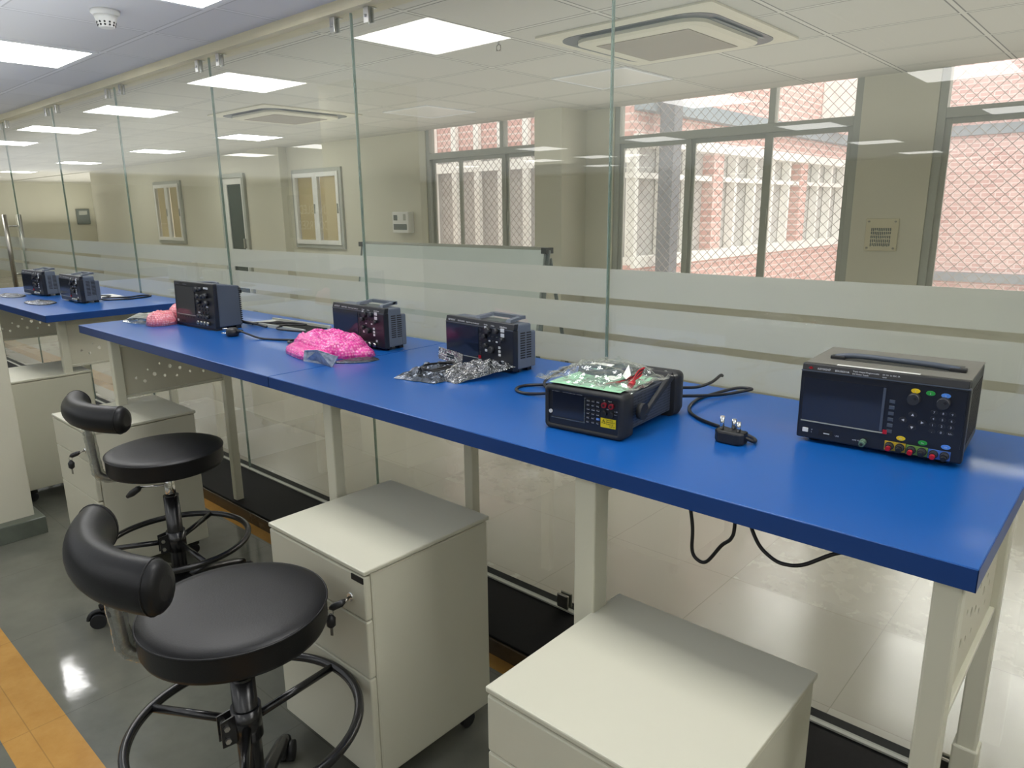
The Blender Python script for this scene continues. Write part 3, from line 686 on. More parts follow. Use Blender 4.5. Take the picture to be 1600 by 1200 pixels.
def big_scope():
    t = thing('oscilloscope', 'taller dark oscilloscope facing left beside the pale pink bag and round plug', 'oscilloscope', (-3.352,1.412,ZB), R(3))
    W, D, H = .345, .13, .203
    cs = MB().poly([(.004,.012,.014),(.004,D,.014),(.004,D,H-.016),(.004,.03,H-.002),(.004,.012,H-.004)], (W-.008,0,0)).build('case', M['grey2'], t, bevel=.005)
    v = MB()
    for k in range(17): v.box(W-.0045, D-.008, .03+k*.009, W-.0032, D+.002, .0345+k*.009)
    v.build('vent_slots', M['dink'], cs)
    MB().poly([(0,0,.01),(0,.02,.01),(0,.024,H),(0,.006,H)], (W,0,0)).build('front_bezel', M['navy'], t, bevel=.004)
    MB().poly([(.018,-.0012,.058),(.018,.001,.058),(.018,.0035,H-.022),(.018,.0018,H-.022)], (.165,0,0)).build('screen', M['screen'], t)
    MB().box(.018,-.002,.054,.183,0,.0565).build('screen_lip', M['alu'], t)
    text([('KEYSIGHT',.02,.0018,H-.014,.008),('InfiniiVision',.09,.0018,H-.014,.007)], M['dimink'], t)
    for i in range(6): MB().box(.03+i*.024,-.002,.042,.044+i*.024,0,.048).build('button', M['key'], t, bevel=.001)
    for x, z, r in ((.215,.175,.012),(.25,.178,.008),(.285,.15,.011),(.222,.146,.010),(.255,.146,.009),(.287,.118,.011),(.225,.12,.008)): MB().cyl((x,-.014,z),(x,.002,z),r*.86,r,n=20).build('knob', M['knob'], t)
    for r_ in range(3):
        for c_ in range(4): MB().box(.208+c_*.024,-.0015,.07+r_*.014,.222+c_*.024,.002,.077+r_*.014).build('button', M['wkey' if (r_+c_) % 5 == 0 else 'key'], t, bevel=.001)
    for x in (.27,.29): MB().box(x,-.0015,.178,x+.013,.004,.186).build('button', M['wkey'], t, bevel=.001)
    for i in range(4): MB().cyl((.212+i*.026,-.012,.058),(.212+i*.026,0,.058),.0085,n=18).build('knob', M['knob'], t)
    for i in range(4): bnc(.214+i*.027, .03, M['brass'], t, -.014, .0075)
    MB().box(.014,-.002,.02,.026,0,.03).build('power_button', M['wkey'], t)
    MB().box(.05,-.0012,.02,.08,0,.03).build('usb_port', M['dink'], t)
    MB().tube(smooth_path([(.14,.045,H-.010),(.15,.08,H-.009),(.2,.085,H-.006),(.25,.08,H-.009),(.26,.045,H-.010)],5), .007, 8).build('carry_handle', M['grey2'], t)
    MB().box(W-.06, D, H-.05, W-.01, D+.012, H-.035).build('rear_hook', M['black'], t)
    MB().box(.01,.006,0,W-.01,.05,.014).box(.01,D-.03,0,W-.01,D-.005,.014).build('foot', M['black'], t)
big_scope()

# ------------------------------------------------------------------ power supply
def psu():
    t = thing('power_supply', 'large dark bench power supply with coloured output terminals at the right end', 'power supply', (-.545,1.532,ZB), R(3.5))
    W, D, H = .312, .228, .172
    MB().box(.004,.02,.012,W-.003,D,H-.002).build('case', M['psuside'], t, bevel=.005)
    tp = MB().box(.003,.018,H-.0025,W-.003,D-.002,H+.0005).build('top_cover', M['psutop'], t, bevel=.001)
    MB().box(.04,.075,H+.0003,W-.03,.15,H+.0012).build('handle_recess', M['psuside'], tp)
    v = MB()
    for i in range(13):
        for j in range(16): v.box(W-.0032, .05+i*.0125, .035+j*.0072, W-.0022, .057+i*.0125, .0385+j*.0072)
    v.build('vent_slots', M['dink'], t)
    MB().box(0,0,.008,W,.024,H-.014).build('front_bezel', M['navy'], t, bevel=.004)
    MB().poly([(.002,-.001,H-.014),(.002,.024,H-.014),(.002,.024,H),(.002,.003,H)], (W-.006,0,0)).build('top_strip', M['black'], t, bevel=.0015)
    MB().box(.001,-.0025,H-.0155,W-.001,.001,H-.0135).build('highlight_trim', M['grey2'], t)
    MB().box(.172,-.0012,.038,W-.006,.0,H-.018).build('control_panel', M['navy'], t)
    MB().box(.009,-.0015,.049,.168,.0,.142).build('screen', M['screen'], t)
    MB().box(.008,-.002,.046,.17,.0,.0482).build('screen_lip', M['alu'], t)
    MB().box(.163,-.0016,.05,.168,0,.141).build('screen_edge', M['grey2'], t)
    MB().box(.17,-.0035,.046,.1775,0,.0545).build('red_tab', M['red'], t)
    # lettering on the slanted strip
    for L_ in [('KEYSIGHT',.033,-.0006,H-.0105,.0058),('EDU36311A',.068,-.0006,H-.0105,.0054),('Triple Output Programmable',.102,.0003,H-.0068,.0042),('DC Power Supply',.102,-.001,H-.0120,.0042),('6V, 5A  2x 30V, 1A',.158,.0003,H-.0068,.0040),('90W',.158,-.001,H-.0120,.0040)]: text([L_], M['ink'], t, rot=(R(74),0,0))
    lg = MB()
    for i in range(5):
        x = .0155+i*.0018; hh = (.002,.0042,.006,.0042,.002)[i]; lg.box(x,-.0008,H-.0085-hh/2,x+.0011,.003,H-.0085+hh/2)
    lg.build('logo', M['red'], t)
    MB().box(.067,.012,H+.0005,.222,.022,H+.0012).build('white_strip', M['white'], tp)
    # handle bar across the top
    h = MB().tube(smooth_path([(.045,.088,H+.004),(.08,.088,H+.010),(.155,.088,H+.010),(.235,.088,H+.0085),(.28,.088,H+.004)],6), .006, 8).build('carry_handle', M['grey2'], t)
    for x in (.036,.262): MB().box(x,.078,H,x+.03,.098,H+.008).build('handle_pivot', M['black'], h, bevel=.002)
    def oval(x, z, m, nm='button', rx=.0085, rz=.0048, y=-.003):
        MB().ring([[(x+rx*math.cos(a)*k, yy, z+rz*math.sin(a)*k) for a in [i*math.pi/10 for i in range(20)]] for yy, k in ((0,1),(y,.92))], sm=False).build(nm, m, t)
    for x, z, m in ((.220,.1425,'yellow'),(.246,.1415,'green'),(.272,.1405,'lblue'),(.204,.042,'yellow'),(.243,.040,'green'),(.283,.039,'lblue')): oval(x, z, M[m])
    for x, z in ((.219,.127),(.270,.126)):
        kb = MB().cyl((x,-.016,z),(x,-.001,z),.0105,.012,n=28).build('knob', M['knob'], t)
        MB().cyl((x+.004,-.0165,z+.003),(x+.004,-.016,z+.003),.003,n=12).build('finger_dimple', M['black'], kb)
    for i in range(6): MB().box(.176,-.002,.049+i*.0124,.1865,0,.0565+i*.0124).build('soft_key', M['grey2'], t, bevel=.001)
    for x, z in ((.204,.081),(.238,.081),(.220,.094),(.221,.068)): oval(x, z, M['key'], 'arrow_key', .008, .006)
    tri = MB()
    for x, z, dx, dz in ((.204,.081,-1,0),(.238,.081,1,0),(.220,.094,0,1),(.221,.068,0,-1)):
        q = (-dz, dx); tri.poly([(x+dx*.0028,-.0033,z+dz*.0028),(x-dx*.0022+q[0]*.0026,-.0033,z-dz*.0022+q[1]*.0026),(x-dx*.0022-q[0]*.0026,-.0033,z-dz*.0022-q[1]*.0026)], (0,.0004,0))
    tri.build('arrow_marks', M['ink'], t)
    nums = ['7','8','9','4','5','6','1','2','3','.','0','+/-']; L = []
    for i, n_ in enumerate(nums):
        x = .256+(i % 3)*.0155; z = .105-(i//3)*.0128; oval(x, z, M['key'], 'number_key', .0062, .0048, -.002); L.append((n_, x, -.0024, z-.0022, .0062, 'CENTER'))
    L += [('Back',.2045,-.0006,.109,.0055,'CENTER'),('Meter View',.2385,-.0006,.104,.0045,'CENTER'),('Select',.221,-.0006,.079,.0042,'CENTER'),('All On/Off',.2425,-.0006,.05,.0042,'CENTER'),('Enter',.288,-.0006,.048,.0055,'CENTER'),('Voltage',.236,-.0006,.126,.0036),('Current',.286,-.0006,.125,.0036),
          ('1',.220,-.0034,.1405,.005,'CENTER'),('2',.246,-.0034,.1395,.005,'CENTER'),('3',.272,-.0034,.1385,.005,'CENTER'),('On',.204,-.0034,.0405,.0042,'CENTER'),('On',.243,-.0034,.0385,.0042,'CENTER'),('On',.283,-.0034,.0375,.0042,'CENTER'),('±240 VDC',.114,-.0006,.0205,.0042)]
    text(L, M['ink'], t, 'key_marks')
    for x, z in ((.2045,.111),(.2385,.106),(.2425,.052),(.288,.05)): oval(x, z, M['key'], 'button', .0095, .0055, -.0004)
    for k, (x0, m) in enumerate(((.176,'ytile'),(.2155,'gtile'),(.2545,'btile'))):
        z0 = .0135 - k*.0008
        p = MB().box(x0,-.0025,z0,x0+.038,.0,z0+.0185).build('terminal_plate', M[m], t)
        for j, xx in enumerate((x0+.0095, x0+.0285)):
            po = MB().cyl((xx,-.004,z0+.0095),(xx,-.002,z0+.0095),.0085,n=20).cyl((xx,-.014,z0+.0085),(xx,-.004,z0+.0095),.0068,n=14,sm=False).build('binding_post', M['knob'], p)
            MB().cyl((xx,-.021,z0+.0075),(xx,-.014,z0+.0083),.0048,n=16).build('post_cap', M['red' if j == 0 else 'black'], po)
    g = MB().cyl((.136,-.012,.0205),(.136,0,.0215),.0065,n=16).cyl((.136,-.018,.0198),(.136,-.012,.0203),.0055,n=16).build('ground_post', M['gnd'], t)
    MB().cyl((.136,-.0184,.0198),(.136,-.018,.0198),.0032,n=12).build('socket_hole', M['dink'], g)
    MB().box(.013,-.002,.022,.025,0,.0315).build('power_button', M['white'], t, bevel=.001)
    us = MB().box(.047,-.0014,.019,.075,0,.032).build('usb_port', M['dink'], t)
    MB().box(.057,-.0018,.024,.069,-.0012,.026).build('usb_tongue', M['white'], us)
    text([('o',.031,-.0006,.028,.005),('I',.031,-.0006,.022,.005),('USB',.08,-.0006,.022,.0045)], M['ink'], t, 'port_marks')
    for x in (.02, W-.05):
        for y in (.03, D-.04): MB().cyl((x+.012,y,0),(x+.012,y,.012),.012,n=14).build('foot', M['rubber'], t)
psu()

# ------------------------------------------------------------------ multimeter
def dmm():
    t = thing('bench_multimeter', 'dark bench multimeter with yellow warning sticker under the plastic bags', 'multimeter', (-1.03,1.253,ZB), R(4.2))
    W, D, H = .208, .30, .103
    MB().box(.008,.03,.014,W-.008,D-.03,H-.008).build('case', M['hex'], t, bevel=.004)
    def rr(x0, x1, z0, z1, r, y, n=5):
        P = []
        for q, (cx, cz) in enumerate(((x1-r,z1-r),(x0+r,z1-r),(x0+r,z0+r),(x1-r,z0+r))):
            for i in range(n+1):
                a = q*math.pi/2 + i/n*math.pi/2; P.append((cx+r*math.cos(a), y, cz+r*math.sin(a)))
        return P
    def bumper(y0, y1, fw, rec):
        o = [rr(0,W,0,H,.012,y0+.006), rr(.004,W-.004,.004,H-.004,.010,y0), rr(fw,W-fw,fw,H-fw,.006,y0), rr(fw+.001,W-fw-.001,fw+.001,H-fw-.001,.005,y0+rec)]
        bk = [rr(0,W,0,H,.012,y1-.006), rr(.006,W-.006,.006,H-.006,.01,y1)]
        m = MB(); m.ring([bk[1], bk[0], o[0], o[1], o[2], o[3]]); return m
    bumper(0, .055, .011, .006).build('front_bumper', M['rubber'], t)
    bb = MB().ring([rr(-.003,W+.003,-.0,H+.006,.014,D-.05), rr(-.006,W+.006,0,H+.008,.014,D-.02), rr(-.002,W+.002,.004,H+.004,.014,D)])
    bb.build('rear_bumper', M['rubber'], t)
    fp = MB().box(.011,.004,.011,W-.011,.0065,H-.011).build('front_panel', M['navy'], t)
    MB().box(.024,.0025,.031,.108,.0045,.093-.004).build('screen', M['screen'], t)
    f = MB().box(.02,.0015,.027,.111,.0025,.029).box(.109,.0015,.027,.111,.0025,.086)
    f.build('protective_film', M['film'], t)
    text([('KEYSIGHT',.02,.0035,.0895-.0,.0048),('EDU34450A',.05,.0035,.0895,.0045),('5½ Digit Multimeter',.07,.0035,.0895,.004),('Trendvue',.1,.0035,.0845,.003)], M['ink'], t)
    kk = 0
    for r_ in range(6):
        for c_ in range(3):
            x = .1155+c_*.0125; z = .081-r_*.0098
            m = M['lblue'] if (r_, c_) == (4, 2) else M['key']
            MB().box(x,.0015,z-.0025,x+.009,.0045,z+.0025).build('button', m, t, bevel=.001)
    words = ['DCV','ACV','Ohm','DCI','ACI','Freq','Cont','Diode','Temp','Null','Math','Limit','Disp','Save','Shift','Run','Hold','Trig']
    text([(w_, .1162+(i % 3)*.0125, .0012, .0798-(i//3)*.0098, .0034) for i, w_ in enumerate(words)], M['ink'], t, 'key_marks')
    for x, z, m in ((.161,.077,'dred'),(.179,.0765,'dred'),(.161,.058,'black'),(.179,.0575,'black')):
        j = MB().cyl((x,-.002,z),(x,.005,z),.0063,n=20).build('input_jack', M[m], t)
        MB().cyl((x,-.0024,z),(x,-.0018,z),.003,n=14).build('jack_hole', M['dink'], j)
    text([('HI',.157,.0035,.0855,.0045),('Input',.17,.0035,.0855,.004),('LO',.166,.0035,.0665,.004),('I 3A',.186,.0035,.064,.0045),('300 V',.184,.0035,.057,.0036)], M['ink'], t, 'jack_marks')
    st = MB().box(.152,.0022,.026,.190,.0036,.047).build('warning_sticker', M['sticker'], t)
    tr = MB(); 
    a_, b_, c_ = Vector((.1545,.0018,.036)), Vector((.1645,.0018,.036)), Vector((.1595,.0018,.0445))
    tr.tube([a_, b_, c_], .0006, 5, close=True); tr.cyl((.1595,.002,.0385),(.1595,.0016,.042),.0006,n=5)
    tr.build('warning_triangle', M['dink'], st)
    text([('300 VRMS',.1665,.0017,.0425,.0042),('MAX INPUT',.1665,.0017,.038,.0042),('FUSED 3A',.1665,.0017,.0335,.0042),('CAT II',.1745,.0017,.0285,.0048)], M['dink'], st, 'sticker_text')
    MB().cyl((.0175,.0015,.041),(.0175,.005,.041),.0045,n=16).build('power_button', M['white'], t)
    # carry handle: arm on the right side leaning back, bar across the top
    for sx, x in ((1, W+.002), (-1, -.014)):
        MB().cyl((x,.075,.055),(x+.012,.075,.055),.019,n=24).build('handle_hub', M['rubber'], t)
        MB().poly([(x+.002,.062,.045),(x+.002,.092,.044),(x+.002,.222,.104),(x+.002,.212,.122)], (.011,0,0)).build('handle_arm', M['rubber'], t, bevel=.004)
    MB().box(-.012,.205,.104,W+.013,.225,.119).build('handle_bar', M['rubber'], t, bevel=.006)
dmm()

# ------------------------------------------------------------------ cables and plugs
def cord(name, label, pts, r, cat='cable', m='cable', n=8, group=None):
    return tag(MB().tube(smooth_path(pts, n), r, 8).build(name, M[m]), label, cat, group)
zc = ZB + .0045
t = thing('mains_cable', 'black power cord with upturned three-pin plug between multimeter and power supply', 'power cord', (0,0,0))
MB().tube(smooth_path([(-.885,1.565,ZB+.036),(-.865,1.63,ZB+.026),(-.84,1.72,ZB+.014),(-.825,1.78,ZB+.008),(-.80,1.83,zc+.006),(-.79,1.858,zc+.008),(-.825,1.845,zc+.008),(-.86,1.77,zc),(-.865,1.69,zc),(-.84,1.60,zc),(-.79,1.54,zc),(-.72,1.505,zc),(-.655,1.49,zc),(-.61,1.465,zc),(-.60,1.44,zc+.002),(-.615,1.428,zc+.010),(-.628,1.425,zc+.014)],8), .0042, 8).build('cord', M['cable'], t)
MB().tube(smooth_path([(-.90,1.563,ZB+.055),(-.885,1.63,ZB+.045),(-.87,1.70,ZB+.036),(-.87,1.78,ZB+.035),(-.875,1.84,ZB+.042),(-.875,1.852,ZB+.038)],6), .0042, 8).build('signal_cord', M['cable'], t)
pl = MB().poly([(-.668,1.402,ZB),(-.622,1.402,ZB),(-.612,1.415,ZB),(-.612,1.44,ZB),(-.678,1.44,ZB),(-.678,1.415,ZB)], (0,0,.028)).build('plug_body', M['black'], t, bevel=.005)
for x, y, h in ((-.662,1.414,.030),(-.626,1.418,.022),(-.644,1.434,.022)): MB().cyl((x,y,ZB+.028),(x,y,ZB+.028+h),.0048,n=14).build('plug_pin', M['chrome'], pl)
t = thing('mains_cable', 'black power cord with round plug lying beside the taller oscilloscope', 'power cord', (0,0,0))
MB().tube(smooth_path([(-2.80,1.43,ZB+.025),(-2.74,1.43,ZB+.018),(-2.66,1.45,zc),(-2.55,1.50,zc),(-2.47,1.57,zc),(-2.45,1.66,zc),(-2.52,1.69,zc+.008),(-2.62,1.62,zc+.01),(-2.74,1.58,zc+.012),(-2.80,1.60,zc+.012),(-2.82,1.66,zc+.014),(-2.75,1.71,zc+.016),(-2.86,1.72,zc+.012),(-2.98,1.65,zc+.01),(-3.03,1.585,zc+.012),(-3.06,1.57,zc+.02)],8), .0042, 8).build('cord', M['cable'], t)
MB().tube(smooth_path([(-3.04,1.56,ZB+.03),(-2.98,1.60,zc+.01),(-2.93,1.62,zc),(-2.99,1.66,zc),(-3.05,1.62,zc)],6), .0042, 8).build('cord_loop', M['cable'], t)
pb = MB().lathe([(.004,0),(.022,.002),(.026,.008),(.026,.024),(.018,.034),(.005,.038)], 20, at=(-2.835,1.415,ZB)).build('plug_body', M['black'], t)
MB().cyl((-2.825,1.425,ZB+.02),(-2.785,1.432,ZB+.024),.009,.006,n=12).build('strain_relief', M['black'], pb)
for dx in (-.009,.009): MB().cyl((-2.848,1.40+dx*.3,ZB+.022+dx),(-2.868,1.388+dx*.3,ZB+.022+dx),.003,n=10).build('plug_pin', M['chrome'], pb)
t = thing('mains_cable', 'black power cord looping behind the pink bubble wrap', 'power cord', (0,0,0))
MB().tube(smooth_path([(-2.25,1.76,ZB+.03),(-2.33,1.76,zc+.006),(-2.42,1.70,zc),(-2.50,1.60,zc),(-2.53,1.52,zc),(-2.50,1.47,zc+.002),(-2.44,1.46,zc+.006),(-2.40,1.50,zc+.008),(-2.44,1.60,zc+.010),(-2.40,1.68,zc+.010)],8), .0042, 8).build('cord', M['cable'], t)
cord('mains_cable', 'black cable loops on the bench left of the multimeter', [(-1.03,1.46,ZB+.045),(-1.10,1.50,ZB+.03),(-1.19,1.47,ZB+.012),(-1.26,1.45,zc),(-1.31,1.47,zc),(-1.32,1.52,zc),(-1.26,1.56,zc+.004),(-1.18,1.54,zc+.02),(-1.16,1.56,zc+.05),(-1.20,1.62,zc+.06),(-1.25,1.64,zc+.045),(-1.29,1.62,zc+.02),(-1.28,1.56,zc+.008),(-1.22,1.51,zc+.004),(-1.14,1.50,zc+.01),(-1.05,1.53,zc+.02)], .0042, 'power cord')
cord('mains_cable', 'folded black cord lying behind the two far oscilloscopes', [(-4.72,1.50,ZB+.03),(-4.66,1.56,zc),(-4.60,1.66,zc),(-4.62,1.78,zc),(-4.68,1.83,zc),(-4.73,1.80,zc),(-4.70,1.70,zc),(-4.68,1.60,zc+.008),(-4.76,1.58,zc+.004),(-4.86,1.66,zc),(-4.92,1.64,zc),(-4.90,1.56,zc)], .0045, 'power cord')
cord('hanging_cable', 'black cable hanging in a U loop below the right bench', [(-.735,1.40,ZB-.036),(-.726,1.40,.88),(-.712,1.40,.80),(-.71,1.40,.742),(-.695,1.40,.722),(-.672,1.40,.726),(-.64,1.40,.775),(-.618,1.40,.80),(-.612,1.40,.84),(-.615,1.40,ZB-.036)], .0042, 'cable', group='cables hanging under the bench')
cord('hanging_cable', 'black cable sagging under the right bench towards its end legs', [(-.60,1.40,ZB-.036),(-.585,1.40,.87),(-.56,1.40,.81),(-.53,1.40,.785),(-.50,1.40,.778),(-.46,1.40,.79),(-.40,1.40,.835),(-.33,1.40,.87),(-.28,1.40,ZB-.036)], .0042, 'cable', group='cables hanging under the bench')

# ------------------------------------------------------------------ bags and films
def lump(outline, h, nr=16, seed=0, nz=.5, sc=18, z=ZB+.001, prof=1.6, crease=.0, flat=False):
    """heightfield over an irregular outline; closed bottom"""
    pts = smooth_path([(a, b, 0) for a, b in outline], 6, True); n = len(pts)
    cx = sum(p.x for p in pts)/n; cy = sum(p.y for p in pts)/n; c = Vector((cx, cy, 0)); rings = []
    for k in range(nr+1):
        u = 1 - k/nr; rg = []
        for p in pts:
            q = c + (p - c)*max(u, .001)
            if k == 0: zz = 0.0
            else:
                f = noise.noise(Vector((q.x*sc, q.y*sc, seed)))
                g = abs(noise.noise(Vector((q.x*sc*2.1, q.y*sc*2.1, seed+9))))
                f2 = noise.noise(Vector((q.x*sc*3.3, q.y*sc*3.3, seed+4)))
                zz = h*(1-u**prof)**.55*(1+nz*f+nz*.5*f2) - crease*g*(1-u)
                zz = max(zz, .0006)
            if k < 3: q = q + (p - c)*(.07*noise.noise(Vector((p.x*70, p.y*70, seed+1))))
            rg.append((q.x, q.y, z+zz))
        rings.append(rg)
    m = MB(); m.ring(rings, cap=True); return m
t = thing('pink_bubble_wrap', 'crumpled hot pink bubble wrap in front of an oscilloscope screen', 'bubble wrap', (0,0,0))
lump([(-2.42,1.45),(-2.30,1.40),(-2.18,1.385),(-2.07,1.42),(-2.05,1.50),(-2.13,1.575),(-2.28,1.59),(-2.39,1.55)], .066, 26, 3, .3, 22, prof=4.5).build('rear_fold', M['pink'], t)
lump([(-2.36,1.375),(-2.26,1.335),(-2.13,1.325),(-2.09,1.37),(-2.15,1.44),(-2.30,1.455),(-2.40,1.43)], .034, 18, 7, .25, 24, prof=4.5).build('front_fold', M['pink'], t)
lump([(-2.16,1.44),(-2.09,1.44),(-2.03,1.475),(-2.03,1.53),(-2.09,1.555),(-2.17,1.53)], .042, 14, 12, .5, 20, prof=2.2).build('side_fold', M['pink'], t)
# silver antistatic sleeve folded in front of the pink wrap
t = thing('silver_pouch', 'small folded silver shielding pouch in front of the pink bubble wrap', 'pouch', (0,0,0))
MB().poly([(-2.15,1.315,ZB+.0),(-2.065,1.330,ZB+.0),(-2.06,1.315,ZB+.05),(-2.155,1.325,ZB+.036)], (0,.004,0)).build('left_fold', M['silver2'], t)
MB().poly([(-2.065,1.330,ZB),(-1.985,1.318,ZB),(-1.965,1.33,ZB+.036),(-2.06,1.315,ZB+.05)], (-.002,.004,0)).build('right_fold', M['silver2'], t)
lump([(-2.04,1.36),(-1.97,1.42),(-1.96,1.49),(-2.0,1.51),(-2.04,1.46),(-2.06,1.40)], .008, 10, 31, .5, 30).build('back_flap', M['silver'], t)
# dark antistatic bags in front of the middle scope
def quad_bag(c, h, seed, sc=30, amp=.6, n=26, lift=(0,0,0,0)):
    c = [Vector((a, b, ZB+.0012+l)) for (a, b), l in zip(c, lift)]; top = []; bot = []
    for i in range(n+1):
        for j in range(n+1):
            u, v = i/n, j/n; p = (c[0]*(1-u)+c[1]*u)*(1-v) + (c[3]*(1-u)+c[2]*u)*v
            e = (16*u*(1-u)*v*(1-v))**.45
            q = noise.noise(Vector((p.x*sc, p.y*sc, seed))); g = abs(noise.noise(Vector((p.x*sc*1.7, p.y*sc*1.7, seed+5))))
            w = .004*noise.noise(Vector((u*7, v*7, seed+2)))
            top.append((p.x+w, p.y+w, max(p.z + h*e*(1+amp*q) - h*.9*amp*g*e, ZB+.0016))); bot.append((p.x+w, p.y+w, max(p.z-.0006, ZB+.0008)))
    fs = []; m = (n+1)**2
    for i in range(n):
        for j in range(n):
            a = i*(n+1)+j; fs.append((a, a+1, a+n+2, a+n+1)); fs.append((m+a, m+a+n+1, m+a+n+2, m+a+1))
    return MB().add(top+bot, fs, False)
tag(quad_bag([(-1.70,1.345),(-1.55,1.375),(-1.54,1.55),(-1.755,1.58)], .026, 41, 34, .8).build('antistatic_bag', M['silver']), 'crinkled silver antistatic bag with black lead, front of the bag pile', 'bag')
tag(quad_bag([(-1.62,1.425),(-1.50,1.415),(-1.425,1.60),(-1.57,1.61)], .03, 47, 26, .7, lift=(0,0,.03,.02)).build('antistatic_bag', M['anti']), 'dark translucent bag leaning at the oscilloscope knobs beside the silver bag', 'bag')
t = thing('zip_bag', 'clear zip-top bag standing over the silver bag before the oscilloscope screen', 'bag', (0,0,0))
MB().poly([(-1.72,1.55,ZB+.028),(-1.575,1.515,ZB+.03),(-1.585,1.53,ZB+.062),(-1.745,1.575,ZB+.06)], (0,.002,0)).build('bag_wall', M['anti'], t)
MB().tube([(-1.727,1.554,ZB+.035),(-1.575,1.518,ZB+.036)], .0014, 6).tube([(-1.733,1.561,ZB+.044),(-1.578,1.523,ZB+.045)], .0014, 6).build('zip_strip', M['film'], t)
random.seed(5)
cord('probe_lead', 'coiled black probe lead inside the crinkled silver bag', [(-1.62+.05*math.cos(i*.9)*(1-.02*i), 1.46+.06*math.sin(i*.9), ZB+.028+.003*(i % 3)) for i in range(18)], .0028, 'lead')
# grey lead bag + pale pink wrap by tall scope
t = thing('lead_bag', 'clear bag of coiled grey leads at the left end of the middle bench', 'bag', (0,0,0))
lump([(-3.67,1.29),(-3.58,1.275),(-3.49,1.30),(-3.45,1.36),(-3.50,1.43),(-3.60,1.42),(-3.68,1.35)], .016, 16, 51, .4, 22).build('film', M['film'], t)
lp = thing('grey_leads', 'coil of grey test leads packed inside the clear bag at the bench end', 'lead', (0,0,0))
for k in range(9):
    MB().tube(smooth_path([(-3.64+.02*k*.3, 1.30+.004*k, ZB+.008+.003*(k % 4)),(-3.56,1.295+.009*k,ZB+.026+.004*(k % 5)),(-3.48,1.32+.009*k,ZB+.028+.004*(k % 4)),(-3.47+.003*k,1.37+.003*k,ZB+.012),(-3.56,1.385-.003*k,ZB+.030+.003*(k % 3)),(-3.62,1.35,ZB+.012)],5), .0036, 6).build('lead', M['alu'], lp)
t = thing('pale_pink_wrap', 'pale pink antistatic wrap squeezed between leads bag and tall oscilloscope', 'bubble wrap', (0,0,0))
lump([(-3.47,1.33),(-3.40,1.30),(-3.355,1.33),(-3.355,1.41),(-3.42,1.44),(-3.48,1.41)], .06, 18, 61, .25, 26, prof=4).build('front_fold', M['pink2'], t)
lump([(-3.52,1.44),(-3.42,1.43),(-3.36,1.46),(-3.36,1.54),(-3.44,1.56),(-3.53,1.52)], .078, 18, 66, .25, 24, prof=4).build('rear_fold', M['pink2'], t)
# small bags on far bench + paper
tag(lump([(-4.99,1.235),(-4.88,1.205),(-4.75,1.215),(-4.70,1.27),(-4.78,1.34),(-4.93,1.33)], .014, 12, 71, .6, 30).build('antistatic_bag', M['silver']), 'small flat silver bag before the nearer far-bench oscilloscope', 'bag')
tag(lump([(-5.60,1.25),(-5.48,1.215),(-5.33,1.22),(-5.28,1.28),(-5.37,1.34),(-5.55,1.32)], .012, 12, 77, .6, 30).build('antistatic_bag', M['silver']), 'small flat silver bag at the far bench\'s left photo edge', 'bag')
tag(MB().box(-5.0,1.56,ZB+.0005,-4.80,1.72,ZB+.0025).build('paper_sheet', M['paper']), 'white paper sheet behind the far-bench oscilloscopes', 'paper')
# long dark tray with silver edges
t = thing('rack_rail_tray', 'long dark metal tray with bright edges lying near the glass', 'tray', (-2.88,1.70,ZB), R(3))
MB().box(-.20,-.062,.001,.20,.062,.004).build('base', M['kerb'], t)
for y in (-.07,.062): MB().box(-.22,y,0,.22,y+.008,.016).build('edge_strip', M['alu'], t, bevel=.001)
MB().box(-.22,-.062,.0005,-.165,.062,.007).build('end_plate', M['alu'], t)

# bags on the multimeter
zt = ZB + .104
dm = Matrix.Translation((-1.03,1.253,0)) @ Matrix.Rotation(R(4.2),4,'Z')
W_ = lambda x, y, z=0: dm @ Vector((x, y, z))
def patch(x0, x1, y0, y1, z, n, amp, seed, m, name, sag=0, dome=None):
    mb = MB(); vs = []; fs = []
    for i in range(n+1):
        for j in range(n+1):
            u, v = i/n, j/n; x = x0+(x1-x0)*u; y = y0+(y1-y0)*v
            e = max(abs(u-.5), abs(v-.5))*2
            wob = .006*noise.noise(Vector((u*5, v*5, seed+3)))
            zz = z + amp*abs(noise.noise(Vector((x*28, y*28, seed)))) + amp*.6*noise.noise(Vector((x*60, y*60, seed+1))) - sag*max(0, e-.75)*4*.01
            if dome: zz += dome[3]*max(0, 1-((x-dome[0])/dome[2])**2-((y-dome[1])/dome[2])**2)**.6
            vs.append(W_(x+wob, y+wob, zz))
    for i in range(n):
        for j in range(n): a = i*(n+1)+j; fs.append((a, a+1, a+n+2, a+n+1))
    mb.add(vs, fs, True); return mb.build(name, m)
tag(patch(.005,.195,.012,.19,zt+.003,10,.001,81,M['gpaper'],'green_card'), 'pale green card lying on the multimeter under the clear bags', 'card')
tag(patch(-.03,.16,.0,.24,zt+.010,40,.013,83,M['film'],'plastic_bag',0,(.085,.135,.10,.026)), 'clear plastic bag with coiled dark cable on top of the multimeter', 'bag')
tag(patch(.07,.228,.005,.23,zt+.008,34,.014,87,M['film'],'plastic_bag'), 'clear plastic bag with red test leads on the multimeter\'s right half', 'bag')
coil = []
for i in range(70):
    a = i*.42; coil.append(W_(.085+.062*math.cos(a)*(1+.05*math.sin(i)), .135+.042*math.sin(a)*(1+.06*math.cos(i*1.7)), zt+.016+.00016*i+.004*math.sin(a*1.31)))
tag(MB().tube(coil, .0042, 7).build('coiled_cable', M['grey2']), 'coiled dark grey cable inside the clear bag on the multimeter', 'cable')
